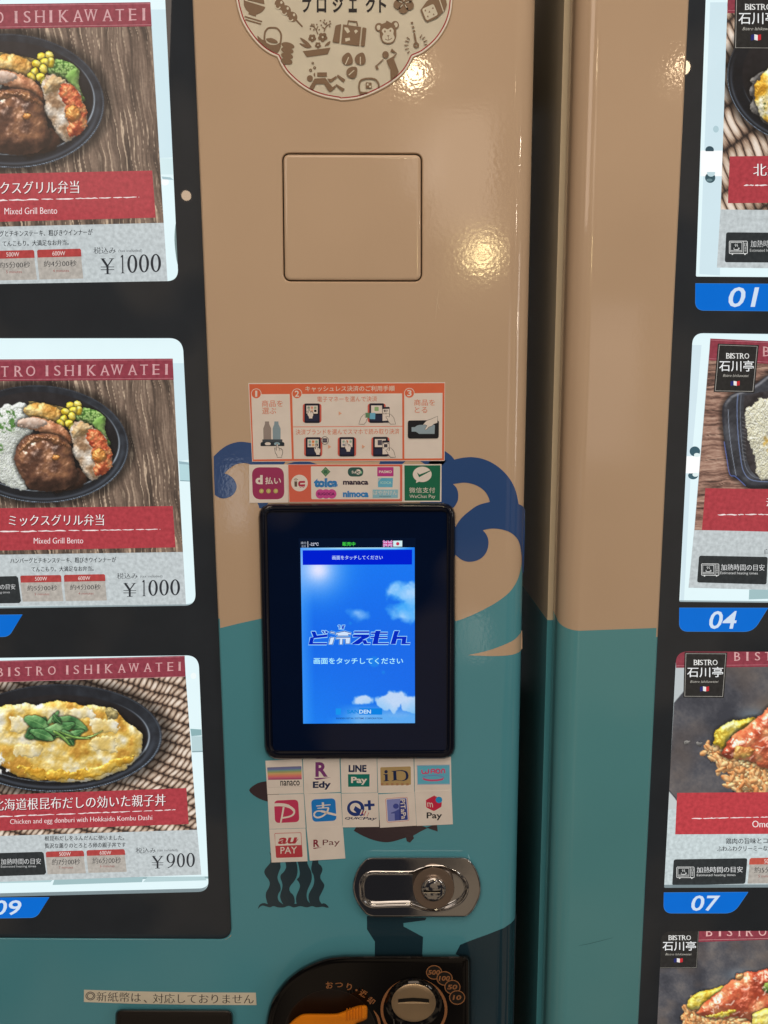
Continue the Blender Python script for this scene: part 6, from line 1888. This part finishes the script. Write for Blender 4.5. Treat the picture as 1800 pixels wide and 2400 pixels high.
# ---------------------------------------------------------------- paper notice
P = Print(NT, STY, ink)
P.slab([(61, 144), (500, 158), (1000, 167), (1513, 169), (1519, 273), (1000, 271), (500, 262), (60, 247)], (186, 164, 140), 0.00015)
P.text('◎', 74, 160, 156, 232, (34, 30, 30), bold=-.004)
for s_, x0, x1, yc in (('新紙幣は', 168, 540, 207), ('対応しておりません', 645, 1494, 221)):
    P.text(s_, x0, yc - 42, x1, yc + 38, (34, 30, 30), k=.022 if x0 < 500 else .006, mincho=.014, bold=-.014)
P.text('、', 566, 228, 592, 254, (34, 30, 30))
tag(P.build('notice_strip'), 'narrow cream paper strip of black writing above the bank note slot', 'notice')

# ---------------------------------------------------------------- plum-shaped emblem sticker
e2 = lambda x, y: ((E2(x, y)[0] - E1.x0) * E1.s, (E2(x, y)[1] - E1.y0) * E1.s)
lobL = cr([(60, -200), (66, -60), (78, 20), (102, 130), (150, 280), (232, 430), (340, 575), (450, 682), (556, 752), (648, 792)], 4, False)
lobB = cr([(648, 792), (690, 885), (762, 1000), (862, 1105), (985, 1205), (1135, 1292), (1310, 1352), (1500, 1386), e2(60, 1304), e2(250, 1284), e2(420, 1232), e2(600, 1146), e2(748, 1052), e2(860, 955), e2(935, 850), e2(988, 742)], 4, False)
lobR = cr([e2(988, 742), e2(1105, 690), e2(1232, 592), e2(1335, 480), e2(1425, 330), e2(1480, 170), e2(1502, 0), e2(1506, -120), e2(1500, -260)], 4, False)
top = cr([e2(1500, -260), e2(1440, -520), e2(1250, -800), e2(1000, -960), e2(700, -1000), (1540, -1040), (1150, -1080), (760, -1040), (360, -800), (140, -500), (60, -200)], 4, False)
EM = lobL[:-1] + lobB[:-1] + lobR[:-1] + top[1:-1]
BRN = (108, 80, 58); CREAM = (178, 158, 134)
P = Print(E1, STY, ink)
P.slab(inset(EM, -6), (132, 100, 72), 0.0002)
P.poly(inset(EM, 8), (196, 172, 152)); P.poly(inset(EM, 30), (134, 34, 34)); P.poly(inset(EM, 47), CREAM)
emb = tag(P.build('emblem_sticker'), 'plum-shaped round sticker with a red ring and brown travel pictograms, top cut by the frame', 'sticker')


class Icon(Print):
    def icon(self, name='pictogram'): return self.build(name, emb)


P = Print(E1, STY - 0.0002, ink)
cream_clip = CREAM
# katakana line
P.z = Z4
for ch, x0, x1 in (('プ', 592, 648), ('ロ', 680, 738), ('ジ', 776, 840), ('ェ', 874, 924), ('ク', 976, 1034), ('ト', 1058, 1102)):
    P.text(ch, x0, -18, x1, 76, (24, 20, 22), bold=.034)
P.z = E1
# bowl and chopsticks
P.poly(cr([(190, -60), (186, 60), (215, 130), (252, 170), (248, 196)], 4, False) + [(350, 232), (358, 205)] + cr([(358, 205), (430, 170), (470, 130), (484, 96)], 4, False) + [(200, 8)], BRN)
P.poly([(240, -40), (460, -40), (474, 60), (236, 0)], BRN)
P.stroke([(196, 228), (440, 300)], 20, BRN); P.stroke([(206, 270), (428, 336)], 20, BRN)
# dumpling skewer
P.stroke([(640, -20), (1000, 372)], 22, BRN)
for x_, y_ in ((684, 60), (772, 142), (860, 232)):
    P.poly(ell(x_, y_, 66, 74, 30, rot=-.7), BRN); P.stroke(ell(x_ - 26, y_ + 20, 36, 40, 14, 0, 20, 200), 16, CREAM); P.poly(ell(x_ + 24, y_ - 26, 16, 20, 14), CREAM)
# kettle
P.stroke(cr([(470, 560), (480, 450), (520, 395), (580, 384), (650, 396), (698, 460), (704, 530), (690, 620)], 5, False), 24, BRN)
P.poly([(374, 492), (440, 550), (490, 560)] + cr([(500, 590), (560, 620), (640, 620), (690, 590), (700, 640), (680, 700), (650, 735)], 4, False) + [(560, 700), (450, 620), (380, 550)], BRN)
P.poly(cr([(494, 540), (540, 528), (580, 530), (640, 560), (656, 596), (600, 600), (530, 580)], 4), BRN)
# stacked boxes
for i, (cx, cy) in enumerate(((798, 632), (790, 700), (786, 776), (780, 850))):
    P.poly(ell(cx, cy, 92 - i * 3, 44, 26, rot=.25), BRN)
    if i < 3: P.stroke(ell(cx - 4, cy + 6, 92, 46, 16, .25, 20, 160), 9, CREAM)
P.poly([(700, 820), (860, 860), (800, 895), (740, 895)], BRN)
# flower boat
P.poly([(1004, 710), (1390, 660), (1352, 752), (1062, 792)], BRN)
for x_, y_, r_ in ((1136, 528, 50), (1282, 516, 60), (1216, 628, 40)):
    for k_ in range(5): P.poly(ell(x_ + r_ * .62 * math.cos(k_ * 1.257 + .3), y_ + r_ * .62 * math.sin(k_ * 1.257 + .3), r_ * .5, r_ * .5, 16), BRN, same=k_ > 0)
    P.poly(ell(x_, y_, r_ * .24, r_ * .24, 12), CREAM)
P.poly(cr([(962, 522), (1060, 570), (1130, 655), (1050, 625)], 3), BRN); P.poly(cr([(956, 600), (1040, 620), (1110, 662), (1040, 660)], 3), BRN); P.poly(cr([(1308, 642), (1340, 595), (1388, 570), (1370, 620)], 3), BRN)
for a in ([(1216, 476), (1190, 410), (1150, 360), (1104, 360)], [(1195, 410), (1216, 365)], [(1170, 385), (1156, 330)], [(1300, 440), (1320, 380), (1350, 350), (1400, 322)], [(1312, 400), (1276, 375)], [(1330, 345), (1285, 300)]): P.stroke(a, 14, BRN)
for x_, y_ in ((1112, 400), (1132, 338), (1200, 340), (1234, 412), (1158, 414), (1252, 286), (1306, 280), (1382, 296), (1380, 366), (1336, 320), (1262, 350)): P.poly(ell(x_, y_, 11, 11, 10), BRN)
# diver
P.poly(ell(1104, 1088, 42, 44, 26), BRN)
P.poly([(1205, 1006), (1340, 1004), (1340, 1062), (1205, 1064)], BRN); P.poly(ell(1176, 1036, 20, 28, 16, 0, 90, 270), BRN)
P.poly([(1170, 1090), (1320, 1082), (1352, 1130), (1420, 1210), (1460, 1180), (1462, 1215), (1390, 1280), (1362, 1265), (1300, 1166), (1190, 1166), (1150, 1244), (1092, 1226)], BRN)
P.poly([(1345, 1090), (1400, 1096), (1470, 1052), (1480, 1080), (1405, 1142), (1375, 1140)], BRN); P.poly([(1490, 1034), (1598, 1106), (1570, 1146), (1478, 1064)], BRN); P.poly([(1470, 1166), (1588, 1234), (1558, 1276), (1462, 1190)], BRN)
for x_, y_, r_ in ((1144, 876, 17), (1170, 940, 20), (1114, 974, 22)): P.poly(ell(x_, y_, r_, r_, 20), BRN, holes=[ell(x_, y_, r_ * .45, r_ * .45, 14)])
P.z = E2
# suitcase
P.poly([(4, 322), (52, 312), (30, 556), (-70, 556), (-60, 400), (-30, 330)][0:2] + [(30, 556), (-20, 552)], BRN); P.poly(rrect_quad([(-20, 330), (54, 312), (28, 558), (-60, 545)], 14, 3), BRN)
P.poly([(78, 316), (312, 350), (286, 596), (52, 564)], BRN); P.poly(rrect_quad([(330, 352), (382, 362), (358, 602), (306, 598)], 14, 3), BRN)
P.stroke([(138, 330), (146, 270), (256, 282), (264, 336)], 20, BRN)
P.poly([(96, 352), (140, 360), (168, 410), (136, 432), (96, 380)], CREAM); P.poly([(220, 400), (246, 382), (272, 404), (240, 438)], CREAM); P.poly([(104, 496), (164, 488), (168, 522), (110, 540)], CREAM)
# monkey
P.poly(ell(545, 352, 54, 56, 28), BRN); P.poly(ell(752, 324, 50, 54, 28), BRN); P.poly(ell(540, 356, 26, 32, 20), CREAM); P.poly(ell(762, 322, 24, 32, 20), CREAM)
P.poly(cr([(555, 400), (570, 320), (630, 292), (640, 268), (690, 292), (750, 330), (768, 420), (760, 500), (720, 556), (650, 570), (590, 545), (560, 480)], 5), BRN)
P.poly(cr([(580, 400), (610, 364), (655, 380), (700, 358), (732, 390), (730, 440), (745, 490), (715, 540), (650, 552), (600, 530), (585, 480), (600, 440)], 5), CREAM)
P.poly(ell(620, 408, 11, 15, 14), BRN); P.poly(ell(690, 398, 11, 15, 14), BRN); P.poly([(646, 458), (680, 456), (664, 482)], BRN); P.stroke([(664, 478), (666, 515)], 7, BRN); P.stroke(cr([(622, 506), (666, 520), (712, 494)], 5, False), 9, BRN)
# sparkler
P.stroke([(1000, 430), (1024, 560)], 24, BRN); P.poly(ell(1026, 584, 38, 38, 26), BRN, holes=[ell(1026, 584, 14, 14, 14)])
for y_ in (290, 345, 395): P.poly([(952 + (y_ - 290) * .25, y_), (980 + (y_ - 290) * .25, y_ - 10), (990 + (y_ - 290) * .25, y_ + 12), (964 + (y_ - 290) * .25, y_ + 24)], BRN)
for a in ([(906, 484), (944, 512)], [(884, 528), (936, 545)], [(874, 586), (926, 584)], [(884, 640), (930, 626)], [(914, 690), (940, 662)], [(1076, 492), (1100, 446)], [(1104, 508), (1140, 476)], [(1122, 542), (1168, 522)], [(1130, 578), (1170, 572)]): P.stroke(a, [18, 10], BRN)
# golfer
P.poly(ell(628, 708, 42, 46, 28), BRN); P.stroke([(600, 768), (506, 856)], 14, BRN); P.poly([(492, 850), (520, 848), (542, 898), (508, 900)], BRN)
P.poly([(640, 780), (720, 735), (770, 690), (690, 670), (710, 628), (778, 690), (735, 760), (770, 850), (800, 930), (780, 970), (720, 1020), (696, 1056), (690, 900), (660, 840)], BRN)
# ginkgo leaves
for x_, y_, r_ in ((132, 764, 0), (302, 760, .6), (194, 934, 1.8)):
    q = [(-70, 20), (-60, -30), (-20, -70), (20, -82), (50, -50), (72, 10), (60, 60), (10, 78), (-40, 66)]
    P.poly(cr([(x_ + a * math.cos(r_ * .3) - b * math.sin(r_ * .3), y_ + a * math.sin(r_ * .3) + b * math.cos(r_ * .3)) for a, b in q], 4), BRN)
P.stroke([(108, 836), (150, 740)], 12, CREAM); P.stroke([(302, 838), (302, 735)], 12, CREAM); P.stroke([(150, 974), (222, 910)], 12, CREAM)
# rolled sushi, daruma, blossom
P.stroke(cr([(296, 1200), (284, 1110), (310, 1040), (400, 1016), (490, 1026), (536, 1080), (540, 1130)], 5, False), 22, BRN); P.poly([(370, 1066), (446, 1070), (450, 1146), (374, 1144)], BRN); P.poly([(386, 1080), (408, 1080), (408, 1106), (386, 1106)], CREAM); P.poly([(416, 1110), (440, 1110), (440, 1134), (416, 1134)], CREAM)
P.poly([(286, 1180), (330, 1190), (420, 1190), (380, 1206), (292, 1224)], BRN)
P.poly([(1080, 130), (1160, 20), (1250, -60), (1400, -60), (1425, 60), (1400, 130), (1300, 230), (1170, 286), (1130, 250)], BRN); P.poly(rrect_quad([(1098, 118), (1250, 48), (1310, 190), (1160, 268)], 26, 5), CREAM)
P.stroke([(1322, -20), (1380, 150)], 12, CREAM)
for x_, y_ in ((1142, 136), (1240, 104), (1196, 152), (1174, 212), (1250, 186)): P.poly([(x_ - 12, y_ + 10), (x_ + 4, y_ - 16), (x_ + 14, y_ + 12)], BRN)
for k_ in range(5): P.poly(ell(866 + 74 * math.cos(k_ * 1.257 + .4), 40 + 74 * math.sin(k_ * 1.257 + .4), 62, 62, 26), BRN, same=k_ > 0)
for k_ in range(5): P.stroke([(866 + 24 * math.cos(k_ * 1.257 + 1.0), 40 + 24 * math.sin(k_ * 1.257 + 1.0)), (866 + 70 * math.cos(k_ * 1.257 + 1.0), 40 + 70 * math.sin(k_ * 1.257 + 1.0))], 12, CREAM)
P.build('pictogram_print', emb)

bpy.data.objects.remove(_to)
